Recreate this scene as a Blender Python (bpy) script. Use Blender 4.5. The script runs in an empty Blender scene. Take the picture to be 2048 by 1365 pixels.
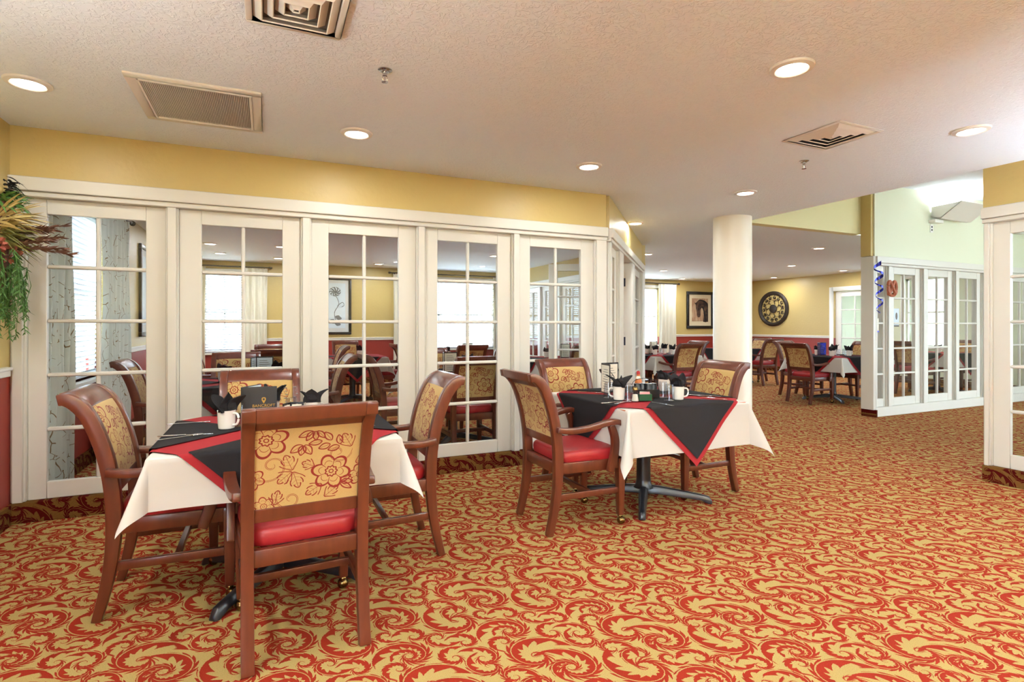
import bpy, bmesh, math, random
from mathutils import Vector, Matrix

# ------------------------------------------------------------------ camera, sky, exposure
SC = bpy.context.scene
COL = SC.collection
PI = math.pi
cam_data = bpy.data.cameras.new('camera')
cam_data.sensor_width = 36.0
cam_data.lens = 1084.0 * 36.0 / 2048.0
cam_data.shift_y = -31.5 / 2048.0
cam_data.clip_start = 0.05
cam = bpy.data.objects.new('camera', cam_data)
COL.objects.link(cam)
cam.location = (0, 0, 1.27)
cam.rotation_euler = (PI / 2, 0, -math.radians(24.27))
SC.camera = cam

world = bpy.data.worlds.new('overcast_sky')
SC.world = world
world.use_nodes = True
wb = world.node_tree.nodes['Background']
wb.inputs[0].default_value = (0.74, 0.89, 1.05, 1)
wb.inputs[1].default_value = SKY = 11.0

SC.view_settings.view_transform = 'Standard'
SC.view_settings.look = 'None'
SC.view_settings.exposure = 0.61
SC.view_settings.gamma = 1.0
SC.view_settings.use_curve_mapping = False
SC.cycles.max_bounces = 6
SC.cycles.diffuse_bounces = 3
SC.cycles.glossy_bounces = 3
SC.cycles.transparent_max_bounces = 16
SC.cycles.use_adaptive_sampling = True
SC.cycles.adaptive_threshold = 0.2
SC.cycles.adaptive_min_samples = 16
SC.cycles.sample_clamp_indirect = 6.0
SC.cycles.caustics_reflective = False
SC.cycles.caustics_refractive = False

def portal(loc, rot, sx, sy):
    """Marks a window opening so that the sky is sampled through it."""
    d = bpy.data.lights.new('window_portal', 'AREA')
    d.shape = 'RECTANGLE'; d.size = sx; d.size_y = sy
    d.cycles.is_portal = True
    o = bpy.data.objects.new('window_portal', d); COL.objects.link(o)
    o.location = loc; o.rotation_euler = rot
LAMP_POWER = 3.8
LAMP_COL = (0.95, 1.0, 1.03)

# ------------------------------------------------------------------ node expressions
class X:
    tree = None
    def __init__(s, sock): s.s = sock
    def _m(a, op, b=None, c=None):
        n = X.tree.nodes.new('ShaderNodeMath'); n.operation = op
        for i, v in enumerate((a, b, c)):
            if v is None: continue
            if isinstance(v, X): X.tree.links.new(v.s, n.inputs[i])
            else: n.inputs[i].default_value = v
        return X(n.outputs[0])
    def __add__(a, b): return X._m(a, 'ADD', b)
    def __sub__(a, b): return X._m(a, 'SUBTRACT', b)
    def __mul__(a, b): return X._m(a, 'MULTIPLY', b)
sqrt_ = lambda a: X._m(a, 'SQRT')
ln_ = lambda a: X._m(a, 'LOGARITHM', math.e)
atan2_ = lambda a, b: X._m(a, 'ARCTAN2', b)
cos_ = lambda a: X._m(a, 'COSINE')
abs_ = lambda a: X._m(a, 'ABSOLUTE')
sign_ = lambda a: X._m(a, 'SIGN')
min_ = lambda a, b: X._m(a, 'MINIMUM', b)
max_ = lambda a, b: X._m(a, 'MAXIMUM', b)
wrap_ = lambda a, lo, hi: X._m(a, 'WRAP', hi, lo)
fract_ = lambda a: X._m(a, 'FRACT')
gt_ = lambda a, b: X._m(a, 'GREATER_THAN', b)
lt_ = lambda a, b: X._m(a, 'LESS_THAN', b)
def clamp_(a):
    r = X._m(a, 'ADD', 0.0)
    r.s.node.use_clamp = True
    return r

#PATTERNS#
VOL=[(0.345,0.449,-1,263,0.160,0.27,1.42,2.2),(0.125,0.558,1,127,0.150,0.27,1.42,2.2),
(0.053,0.087,-1,1,0.160,0.27,1.42,2.2),(0.070,0.285,1,194,0.145,0.27,1.42,2.2),
(0.288,0.103,-1,279,0.100,0.29,1.32,1.8),(0.298,0.157,1,139,0.100,0.29,1.32,1.8),
(0.334,0.008,-1,75,0.100,0.29,1.32,1.8),(0.115,0.562,1,247,0.095,0.29,1.32,1.8),
(0.389,0.520,1,247,0.095,0.29,1.32,1.8),(0.219,0.357,1,322,0.090,0.29,1.32,1.8),
(0.139,0.409,1,169,0.085,0.29,1.32,1.8),(0.209,0.203,-1,319,0.085,0.29,1.32,1.8),
(0.295,0.285,1,151,0.080,0.29,1.32,1.8),(0.002,0.223,1,248,0.075,0.29,1.32,1.8),
(0.064,0.285,1,189,0.070,0.29,1.32,1.8),(0.050,0.458,1,312,0.065,0.29,1.32,1.8)]
def carpet_mask(vec, ts=.42, tt=.59):
    """Barbed, tapering log-spiral scrolls repeated on a ts x tt tile; returns a 0..1 mask."""
    nt = X.tree; out = None
    def vm(op, a, b, c=None):
        n = nt.nodes.new('ShaderNodeVectorMath'); n.operation = op
        nt.links.new(a, n.inputs[0]); n.inputs[1].default_value = b
        if c is not None: n.inputs[2].default_value = c
        return n.outputs[0]
    for k, (cx, cy, h, rot, r1, b, W, nb) in enumerate(VOL):
        kk = math.exp(b * math.radians(rot)) / r1          # folds the turn of the spiral into its scale
        p = vm('WRAP', vec, (cx + ts / 2, cy + tt / 2, 1), (cx - ts / 2, cy - tt / 2, -1))
        p = vm('MULTIPLY_ADD', p, (kk, kk * h, 0), (-cx * kk, -cy * kk * h, 0))
        ln = nt.nodes.new('ShaderNodeVectorMath'); ln.operation = 'LENGTH'; nt.links.new(p, ln.inputs[0])
        sp = nt.nodes.new('ShaderNodeSeparateXYZ'); nt.links.new(p, sp.inputs[0])
        Q = X(ln.outputs['Value']); q1 = kk * r1
        t = X._m(Q, 'LOGARITHM', math.exp(b))
        w = wrap_(t - atan2_(X(sp.outputs[1]), X(sp.outputs[0])), -PI, PI)
        prof = min_(Q * (3.0 * W / q1), X._m(Q, 'MULTIPLY_ADD', -1.9 * W / q1, 1.9 * W))
        saw = fract_(X._m(w, 'MULTIPLY_ADD', -(nb + .55), t * nb))
        f = X._m(X._m(gt_(w, 0.0), 'MULTIPLY_ADD', .36, .78), 'MULTIPLY_ADD', saw, .55)
        fld = X._m(prof, 'MULTIPLY', f) - abs_(w)
        if k < 10:
            fld = min_(fld, max_(abs_(w - .18 * W) - .062, (Q * -20.0) + 6.0 * q1))
        out = fld if out is None else max_(out, fld)
    return clamp_(out * 20.0)
def rot2(x,y,cx,cy,ang):
    c,s=math.cos(math.radians(ang)),math.sin(math.radians(ang))
    dx=x-cx; dy=y-cy
    return dx*c+dy*s, dy*c-dx*s
def line_(d,w): return clamp_((abs_(d)*-1.0+w)*1400.0)
def flower(x,y,cx,cy,R,n,rot):
    dx=x-cx; dy=y-cy
    r=sqrt_(dx*dx+dy*dy)+1e-5
    a=abs_(cos_((atan2_(dy,dx)+math.radians(rot))*(n/2)))
    edge=a*(R*.30)+R*.70
    o=line_(r-edge+R*.06,R*.07)
    o=max_(o,line_(r-edge*.62,R*.02)*gt_(a,.35))
    o=max_(o,clamp_((a*-1.0+.13)*20.0)*gt_(r,.34*R)*lt_(r,R*.72))
    c=line_(r-(cos_(atan2_(dy,dx)*9.0)*(R*.03)+R*.27),R*.045)
    return max_(max_(o,c),line_(r-R*.10,R*.03))
def leaf(x,y,cx,cy,ang,L,Wd,teeth=0.0):
    px,py=rot2(x,y,cx,cy,ang)
    t=px*(1.0/L)                       # 0 at stem .. 1 at tip
    u=clamp_(t)
    f=u*(u*-1.0+1.0)*4.0*(u*-.5+1.25)*Wd
    ap=abs_(py)
    if teeth: f=f*(fract_(u*teeth-ap*(teeth*.4/L))*.6+.62)
    o=line_(ap-f,.0030)
    o=max_(o,line_(py,.0012))
    o=max_(o,line_(fract_(u*5.0-ap*(3.0/L))*.03-.015,.0022)*lt_(ap,f*.75)*.6) if teeth else o
    return o*gt_(t,0.0)*lt_(t,1.0)
def fabric_mask(x,y):
    m=flower(x,y,.083,.125,.076,6,12)
    for a in [(-.150,.285,.080,6,40),(-.195,.125,.046,6,20),(-.155,.012,.040,6,20),(.195,.095,.048,6,10)]: m=max_(m,flower(x,y,*a))
    for a in [(-.058,.148,112,.072,.028,3.0),(-.06,.142,222,.066,.026,3.0),(-.055,.140,287,.072,.028,3.0),
              (.155,.225,118,.072,.026,3.0),(-.118,.012,78,.060,.022,3.0),(.050,.075,212,.070,.024,3.0),(.060,.020,38,.066,.022,3.0),
              (.020,.155,155,.050,.020,3.0),(.175,.150,20,.05,.02,3.0),
              (.045,.262,190,.050,.011),(.075,.245,200,.046,.012),(.110,.232,196,.046,.012),(.080,.262,125,.050,.012),(.112,.240,100,.046,.011),
              (-.025,.252,215,.052,.014),(-.022,.250,258,.045,.013),(-.018,.252,300,.052,.014),
              (.010,.312,205,.056,.013),(.012,.312,240,.050,.011),(.018,.312,275,.046,.010),(.024,.312,310,.048,.010),
              (.118,.075,355,.052,.010),(.118,.072,325,.056,.010),(.118,.078,25,.048,.010)]:
        m=max_(m,leaf(x,y,*a))
    for cx,cy,h,rot,r1 in [(-.130,.175,-1,150,.078),(-.062,.030,-1,200,.055),(.105,.205,1,0,.055)]:
        px=x-cx; py=(y-cy)*float(h)
        r=sqrt_(px*px+py*py)+1e-5
        w=wrap_(ln_(r*(1.0/r1))*(1/.24)-atan2_(py,px)+math.radians(rot),-math.pi,math.pi)
        d=abs_(w)*r
        m=max_(m,clamp_((abs_(d*-1.0+.009)*-1.0+.004)*900.0)*lt_(r,r1)*gt_(r,.010))
    return m

# ------------------------------------------------------------------ materials
MATS = {}
def srgb(r, g, b):
    f = lambda c: (c / 255 / 12.92) if c / 255 <= .04045 else ((c / 255 + .055) / 1.055) ** 2.4
    return (f(r), f(g), f(b), 1)
def material(name, col, rough=.5, metal=0., spec=.5, coat=0., sheen=0., trans=0., emit=None):
    m = bpy.data.materials.new(name); m.use_nodes = True
    nt = m.node_tree; b = nt.nodes['Principled BSDF']
    b.inputs['Base Color'].default_value = col
    b.inputs['Roughness'].default_value = rough
    b.inputs['Metallic'].default_value = metal
    b.inputs['Specular IOR Level'].default_value = spec
    b.inputs['Coat Weight'].default_value = coat
    b.inputs['Coat Roughness'].default_value = .15
    b.inputs['Sheen Weight'].default_value = sheen
    if emit:
        b.inputs['Emission Color'].default_value = emit[0]
        b.inputs['Emission Strength'].default_value = emit[1]
    MATS[name] = m
    return m
def nodes_of(m): return m.node_tree, m.node_tree.nodes['Principled BSDF']
def add(nt, kind, **kw):
    n = nt.nodes.new(kind)
    for k, v in kw.items():
        if k in n.inputs: n.inputs[k].default_value = v
        else: setattr(n, k, v)
    return n
def coords(nt, which='Object'):
    return add(nt, 'ShaderNodeTexCoord').outputs[which]
def bump_noise(m, scale, strength, dist=.01, detail=3., which='Object', stretch=None):
    nt, b = nodes_of(m)
    c = coords(nt, which)
    if stretch:
        mp = add(nt, 'ShaderNodeMapping'); mp.inputs['Scale'].default_value = stretch
        nt.links.new(c, mp.inputs[0]); c = mp.outputs[0]
    n = add(nt, 'ShaderNodeTexNoise', Scale=scale, Detail=detail)
    nt.links.new(c, n.inputs['Vector'])
    bp = add(nt, 'ShaderNodeBump', Strength=strength, Distance=dist)
    nt.links.new(n.outputs[0], bp.inputs['Height'])
    nt.links.new(bp.outputs[0], b.inputs['Normal'])
    return n
def colour_noise(m, c1, c2, scale, stretch=None, detail=4., lo=.35, hi=.65):
    nt, b = nodes_of(m)
    c = coords(nt)
    if stretch:
        mp = add(nt, 'ShaderNodeMapping'); mp.inputs['Scale'].default_value = stretch
        nt.links.new(c, mp.inputs[0]); c = mp.outputs[0]
    n = add(nt, 'ShaderNodeTexNoise', Scale=scale, Detail=detail)
    nt.links.new(c, n.inputs['Vector'])
    r = add(nt, 'ShaderNodeValToRGB')
    r.color_ramp.elements[0].position = lo; r.color_ramp.elements[0].color = c1
    r.color_ramp.elements[1].position = hi; r.color_ramp.elements[1].color = c2
    nt.links.new(n.outputs[0], r.inputs[0]); nt.links.new(r.outputs[0], b.inputs['Base Color'])
def mix_by_mask(m, mask, c1, c2, fuzz=None):
    nt, b = nodes_of(m)
    mx = add(nt, 'ShaderNodeMix', data_type='RGBA')
    nt.links.new(mask.s, mx.inputs[0])
    mx.inputs[6].default_value = c1; mx.inputs[7].default_value = c2
    out = mx.outputs[2]
    if fuzz:
        n = add(nt, 'ShaderNodeTexNoise', Scale=fuzz[0], Detail=2.)
        nt.links.new(coords(nt), n.inputs['Vector'])
        mr = add(nt, 'ShaderNodeMapRange'); mr.inputs[3].default_value = fuzz[1]; mr.inputs[4].default_value = fuzz[2]
        mr.inputs[1].default_value = .3; mr.inputs[2].default_value = .7
        nt.links.new(n.outputs[0], mr.inputs[0])
        vm = add(nt, 'ShaderNodeVectorMath', operation='SCALE')
        nt.links.new(out, vm.inputs[0]); nt.links.new(mr.outputs[0], vm.inputs['Scale'])
        out = vm.outputs[0]
    nt.links.new(out, b.inputs['Base Color'])

def carpet_material(name, ground, figure, upright=False):
    m = material(name, ground, rough=.95, spec=.05)
    nt, b = nodes_of(m); X.tree = nt
    nz = add(nt, 'ShaderNodeTexNoise', Scale=130., Detail=1.)
    co = coords(nt)
    nt.links.new(co, nz.inputs['Vector'])
    sp = add(nt, 'ShaderNodeSeparateXYZ'); nt.links.new(co, sp.inputs[0])
    j = X(nz.outputs[0]) * .005
    u = X(sp.outputs[0]) + j
    v = X(sp.outputs[2 if upright else 1]) - j
    cb = add(nt, 'ShaderNodeCombineXYZ')
    nt.links.new((u + v * .2).s, cb.inputs[0]); nt.links.new(v.s, cb.inputs[1])
    mask = carpet_mask(cb.outputs[0])
    mix_by_mask(m, mask, ground, figure, (330., .80, 1.16))
    return m
carpet_material('carpet', srgb(167, 141, 85), srgb(139, 41, 26))
carpet_material('carpet_base', srgb(112, 78, 38), srgb(76, 13, 10), upright=True)

def fabric_material():
    m = material('floral_fabric', srgb(214, 168, 92), rough=.8, spec=.2, sheen=.1)
    nt, b = nodes_of(m); X.tree = nt
    uv = add(nt, 'ShaderNodeUVMap'); sp = add(nt, 'ShaderNodeSeparateXYZ')
    nt.links.new(uv.outputs[0], sp.inputs[0])
    mask = fabric_mask(X(sp.outputs[0]), X(sp.outputs[1]))
    mix_by_mask(m, mask, srgb(188, 154, 96), srgb(132, 40, 30), (500., .9, 1.06))
fabric_material()

def vein_material():
    """Pale curtain cloth printed with thin brown branches."""
    m = material('branch_curtain', srgb(200, 200, 182), rough=.85, spec=.1)
    nt, b = nodes_of(m)
    uv = add(nt, 'ShaderNodeUVMap')
    nz = add(nt, 'ShaderNodeTexNoise', Scale=4., Detail=2.); nt.links.new(uv.outputs[0], nz.inputs['Vector'])
    ad = add(nt, 'ShaderNodeVectorMath', operation='MULTIPLY_ADD')
    nt.links.new(nz.outputs['Color'], ad.inputs[0]); ad.inputs[1].default_value = (.12, .12, 0); nt.links.new(uv.outputs[0], ad.inputs[2])
    vo = add(nt, 'ShaderNodeTexVoronoi', feature='DISTANCE_TO_EDGE', Scale=9.); nt.links.new(ad.outputs[0], vo.inputs['Vector'])
    n2 = add(nt, 'ShaderNodeTexNoise', Scale=7., Detail=1.); nt.links.new(uv.outputs[0], n2.inputs['Vector'])
    X.tree = nt
    mask = clamp_((X(vo.outputs['Distance']) * -1.0 + .022) * 70.0) * gt_(X(n2.outputs[0]), .50)
    mix_by_mask(m, mask, srgb(226, 228, 218), srgb(140, 112, 72))
vein_material()

material('trim_paint', srgb(220, 214, 200), rough=.38)
material('bright_paint', srgb(240, 236, 226), rough=.4)
m = material('yellow_wall', srgb(200, 174, 108), rough=.42); bump_noise(m, 26., .25, .01)
m = material('pale_green_wall', srgb(222, 222, 192), rough=.55)
m = material('red_wall', srgb(150, 46, 32), rough=.5)
m = material('ceiling_paint', srgb(240, 244, 248), rough=.75)
nt, b = nodes_of(m)
co = coords(nt)
v1 = add(nt, 'ShaderNodeTexNoise', Scale=26., Detail=2., Distortion=2.0); nt.links.new(co, v1.inputs['Vector'])
r1 = add(nt, 'ShaderNodeValToRGB'); r1.color_ramp.elements[0].position = .48; r1.color_ramp.elements[1].position = .58
nt.links.new(v1.outputs[0], r1.inputs[0])
bp = add(nt, 'ShaderNodeBump', Strength=.4, Distance=.008); nt.links.new(r1.outputs[0], bp.inputs['Height']); nt.links.new(bp.outputs[0], b.inputs['Normal'])
m = material('column_paint', srgb(242, 232, 212), rough=.4)
m = material('wood', srgb(112, 52, 28), rough=.32, coat=.35)
colour_noise(m, srgb(84, 36, 20), srgb(100, 45, 25), 5., (6., 6., .8), 2., .3, .7)
material('table_wood', srgb(176, 96, 48), rough=.35, coat=.3)
m = material('red_vinyl', srgb(156, 30, 34), rough=.42, spec=.5)
def cloth(name, c, f=900.):
    material(name, c, rough=.85, spec=.15)
cloth('white_cloth', srgb(204, 197, 186)); cloth('red_cloth', srgb(150, 38, 42)); cloth('black_cloth', srgb(34, 31, 32))
material('black_metal', srgb(30, 30, 34), rough=.3, spec=.6)
material('black_plastic', srgb(20, 19, 20), rough=.3)
material('black_leather', srgb(30, 27, 27), rough=.5)
material('brass', srgb(128, 104, 62), rough=.25, metal=1.)
material('gold_print', srgb(200, 156, 70), rough=.35, metal=.7)
material('steel', srgb(205, 205, 208), rough=.18, metal=1.)
material('hinge_metal', srgb(60, 62, 78), rough=.35, metal=.8)
material('ceramic', srgb(238, 230, 216), rough=.15, spec=.6)
material('paper', srgb(236, 228, 206), rough=.8)
material('pale_paper', srgb(214, 226, 232), rough=.7)
material('print_grey', srgb(120, 116, 108), rough=.8)
material('green_plastic', srgb(22, 72, 44), rough=.35)
material('pink_packet', srgb(228, 150, 150), rough=.6)
material('red_plastic', srgb(180, 24, 24), rough=.35)
material('sauce', srgb(200, 110, 40), rough=.3)
material('vent_paint', srgb(232, 224, 212), rough=.45)
material('vent_dark', srgb(40, 36, 34), rough=.8); material('grille_back', srgb(120, 110, 100), rough=.8)
material('grille_slat', srgb(205, 196, 184), rough=.5)
material('frame_black', srgb(26, 22, 22), rough=.3)
material('frame_bronze', srgb(58, 50, 44), rough=.4, metal=.3)
material('mat_board', srgb(222, 206, 172), rough=.8)
material('mat_white', srgb(214, 214, 210), rough=.8)
m = material('painting_ground', srgb(170, 128, 96), rough=.8); colour_noise(m, srgb(168, 124, 94), srgb(200, 172, 138), 5., (3., 3., 1.))
m = material('horse_brown', srgb(62, 46, 36), rough=.8); colour_noise(m, srgb(38, 28, 24), srgb(110, 78, 58), 9., lo=.4, hi=.75)
material('horse_dark', srgb(26, 20, 18), rough=.8)
material('horse_light', srgb(128, 96, 76), rough=.8)
material('ink_grey', srgb(120, 122, 120), rough=.8)
material('cream_curtain', srgb(226, 220, 202), rough=.85, spec=.1)
material('blind_slat', srgb(236, 238, 242), rough=.4)
nt, b = nodes_of(MATS['blind_slat'])
tl = add(nt, 'ShaderNodeBsdfTranslucent'); tl.inputs[0].default_value = (.8, .82, .86, 1)
mx = add(nt, 'ShaderNodeMixShader'); mx.inputs[0].default_value = .12
nt.links.new(b.outputs[0], mx.inputs[1]); nt.links.new(tl.outputs[0], mx.inputs[2]); nt.links.new(mx.outputs[0], nt.nodes['Material Output'].inputs[0])
material('paving', srgb(206, 206, 196), rough=.9)
m = material('foil_blue', srgb(46, 50, 150), rough=.2, metal=.8)
material('pretzel', srgb(176, 96, 62), rough=.5)
material('leaf_green', srgb(72, 112, 44), rough=.6); material('leaf_olive', srgb(120, 118, 60), rough=.6)
material('dry_brown', srgb(104, 66, 48), rough=.7); material('dry_tan', srgb(196, 172, 110), rough=.7)
material('dusty_pink', srgb(160, 84, 66), rough=.8); material('gold_bauble', srgb(200, 176, 110), rough=.3, metal=.5)
material('lens_glow', (1, .93, .8, 1), emit=((1, .93, .8, 1), 9.0))
MATS['lens_glow'].cycles.emission_sampling = 'NONE'      # the lamp objects carry the light

def glass_material(name, tint, refl):
    m = bpy.data.materials.new(name); m.use_nodes = True; MATS[name] = m
    nt = m.node_tree; nt.nodes.remove(nt.nodes['Principled BSDF'])
    t = add(nt, 'ShaderNodeBsdfTransparent'); t.inputs[0].default_value = tint
    g = add(nt, 'ShaderNodeBsdfGlossy'); g.inputs['Roughness'].default_value = .02
    f = add(nt, 'ShaderNodeLayerWeight', Blend=.5); X.tree = nt
    k = X._m(X._m(X(f.outputs['Facing']), 'POWER', 5.0), 'MULTIPLY_ADD', .7, refl)
    mx = add(nt, 'ShaderNodeMixShader')
    nt.links.new(k.s, mx.inputs[0]); nt.links.new(t.outputs[0], mx.inputs[1]); nt.links.new(g.outputs[0], mx.inputs[2])
    nt.links.new(mx.outputs[0], nt.nodes['Material Output'].inputs[0])
glass_material('pane_glass', (.97, .985, .985, 1), .022)
glass_material('tumbler_glass', (.90, .91, .93, 1), .07)

# ------------------------------------------------------------------ mesh helpers
class MB:
    def __init__(s): s.v = []; s.f = []; s.m = []; s.uv = {}
    def quad(s, pts, mi=0):
        b = len(s.v); s.v += [tuple(p) for p in pts]; s.f.append(tuple(range(b, b + len(pts)))); s.m.append(mi)
    def box(s, x0, x1, y0, y1, z0, z1, mi=0, M=None):
        b = len(s.v)
        P = [(x0, y0, z0), (x1, y0, z0), (x1, y1, z0), (x0, y1, z0), (x0, y0, z1), (x1, y0, z1), (x1, y1, z1), (x0, y1, z1)]
        if M is not None: P = [tuple(M @ Vector(p)) for p in P]
        s.v += P
        for q in ((3, 2, 1, 0), (4, 5, 6, 7), (0, 1, 5, 4), (1, 2, 6, 5), (2, 3, 7, 6), (3, 0, 4, 7)):
            s.f.append(tuple(b + i for i in q)); s.m.append(mi)
        return s
    def loft(s, rings, closed=True, cap=True, mi=0):
        b = len(s.v); n = len(rings[0])
        for r in rings: s.v += [tuple(p) for p in r]
        for i in range(len(rings) - 1):
            for j in range(n if closed else n - 1):
                k = (j + 1) % n
                s.f.append((b + i * n + j, b + i * n + k, b + (i + 1) * n + k, b + (i + 1) * n + j)); s.m.append(mi)
        if cap and closed:
            s.f.append(tuple(b + j for j in reversed(range(n)))); s.m.append(mi)
            e = b + (len(rings) - 1) * n
            s.f.append(tuple(e + j for j in range(n))); s.m.append(mi)
        return s
    def lathe(s, prof, n=20, c=(0, 0, 0), cap=True, mi=0):
        rings = [[(c[0] + r * math.cos(2 * PI * j / n), c[1] + r * math.sin(2 * PI * j / n), c[2] + z) for j in range(n)] for r, z in prof]
        return s.loft(rings, True, cap, mi)
    def tube(s, pts, r, n=8, mi=0):
        P = [Vector(p) for p in pts]; rings = []
        for i, p in enumerate(P):
            t = (P[min(i + 1, len(P) - 1)] - P[max(i - 1, 0)]).normalized()
            a = t.cross(Vector((0, 0, 1)));
            if a.length < 1e-3: a = t.cross(Vector((1, 0, 0)))
            a.normalize(); c = a.cross(t)
            rr = r[i] if isinstance(r, (list, tuple)) else r
            rings.append([p + (a * math.cos(2 * PI * j / n) + c * math.sin(2 * PI * j / n)) * rr for j in range(n)])
        return s.loft(rings, True, True, mi)
    def prism(s, poly, lo, hi, axis='y', mi=0):
        """Extrude an outline: axis y -> outline in (x,z); z -> (x,y); x -> (y,z)."""
        f = {'y': lambda a, b, h: (a, h, b), 'z': lambda a, b, h: (a, b, h), 'x': lambda a, b, h: (h, a, b)}[axis]
        return s.loft([[f(a, b, lo) for a, b in poly], [f(a, b, hi) for a, b in poly]], True, True, mi)
    def ribbon(s, path, d, x0, x1, taper=None):
        """A board following a side profile (y,z); d = thickness along the profile normal."""
        n = len(path); top = []; bot = []
        for i, (y, z) in enumerate(path):
            a = path[max(i - 1, 0)]; c = path[min(i + 1, n - 1)]
            t = Vector((c[0] - a[0], c[1] - a[1])).normalized(); nn = Vector((-t.y, t.x))
            dd = (d(i / (n - 1)) if callable(d) else d) / 2
            top.append((y + nn.x * dd, z + nn.y * dd)); bot.append((y - nn.x * dd, z - nn.y * dd))
        rings = []
        for i in range(n):
            rings.append([(x0, *top[i]), (x1, *top[i]), (x1, *bot[i]), (x0, *bot[i])])
        return s.loft(rings)
    def mesh(s, name, mats, smooth=False, bevel=0., seg=2, angle=35):
        me = bpy.data.meshes.new(name)
        me.from_pydata(s.v, [], s.f)
        for m_ in (mats if isinstance(mats, (list, tuple)) else [mats]): me.materials.append(MATS[m_])
        me.polygons.foreach_set('material_index', s.m)
        bm = bmesh.new(); bm.from_mesh(me)
        bmesh.ops.recalc_face_normals(bm, faces=bm.faces)
        if bevel:
            bmesh.ops.remove_doubles(bm, verts=bm.verts, dist=1e-5)
            ed = [e for e in bm.edges if len(e.link_faces) == 2 and e.calc_face_angle(0) > math.radians(angle)]
            bmesh.ops.bevel(bm, geom=ed, offset=bevel, segments=seg, profile=.5, affect='EDGES', clamp_overlap=True)
        if smooth or bevel:
            for f_ in bm.faces: f_.smooth = True
            for e in bm.edges:
                if len(e.link_faces) == 2 and e.calc_face_angle(0) > math.radians(40): e.smooth = False
        bm.to_mesh(me); bm.free()
        return me
def catmull(P, k=4):
    out = []
    for i in range(len(P) - 1):
        p0, p1, p2, p3 = P[max(i - 1, 0)], P[i], P[i + 1], P[min(i + 2, len(P) - 1)]
        for j in range(k):
            t = j / k
            out.append(tuple(.5 * ((2 * p1[a]) + (p2[a] - p0[a]) * t + (2 * p0[a] - 5 * p1[a] + 4 * p2[a] - p3[a]) * t * t + (3 * p1[a] - p0[a] - 3 * p2[a] + p3[a]) * t ** 3) for a in range(len(p1))))
    out.append(tuple(P[-1]))
    return out
def obj(name, me, parent=None, loc=None, rz=None):
    o = bpy.data.objects.new(name, me); COL.objects.link(o)
    if parent: o.parent = parent
    if loc is not None: o.location = loc
    if rz is not None: o.rotation_euler = (0, 0, rz)
    return o
def tag(o, label, cat, group=None, kind=None):
    o['label'] = label; o['category'] = cat
    if group: o['group'] = group
    if kind: o['kind'] = kind
    return o
def thing(name, label, cat, loc=(0, 0, 0), rz=0., group=None, kind=None):
    o = obj(name, None, None, loc, rz); o.empty_display_size = .1
    return tag(o, label, cat, group, kind)
def copy_parts(src, dst):
    for ch in list(src.children):
        c = ch.copy(); COL.objects.link(c); c.parent = dst
        for g in ch.children:
            d = g.copy(); COL.objects.link(d); d.parent = c
def copy_thing(src, label, loc, rz, group=None):
    r = src.copy(); COL.objects.link(r); r.location = loc; r.rotation_euler = (0, 0, rz); r['label'] = label
    if group: r['group'] = group
    copy_parts(src, r)
    return r

# ------------------------------------------------------------------ the setting
CEIL = 2.55
COUNT = {'door': 0, 'trim': 0, 'window': 0}
class Frame:
    """Local frame of a wall: x runs from p0 to p1, y points away from the room, z is up."""
    def __init__(s, p0, p1):
        s.p0 = Vector((p0[0], p0[1], 0)); d = Vector((p1[0] - p0[0], p1[1] - p0[1], 0))
        s.L = d.length; s.ang = math.atan2(d.y, d.x)
    def put(s, name, me, parent=None): return obj(name, me, parent, s.p0 if not parent else None, s.ang if not parent else None)
    def thing(s, name, label, cat, x=0., y=0., z=0., kind=None, group=None):
        return thing(name, label, cat, s.world(x, y, z), s.ang, group, kind)
    def world(s, x, y, z):
        c, q = math.cos(s.ang), math.sin(s.ang)
        return Vector((s.p0.x + c * x - q * y, s.p0.y + q * x + c * y, z))
def nxt(k): COUNT[k] += 1; return '%s_%d' % (k, COUNT[k])
def structure(o, label, cat): return tag(o, label, cat, kind='structure')
def trim(fr, boxes, label, mat='trim_paint', bevel=.004, cat='trim'):
    mb = MB()
    for b in boxes: mb.box(*b)
    return structure(fr.put(nxt('trim'), mb.mesh('trim', mat, bevel=bevel, seg=1)), label, cat)

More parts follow.
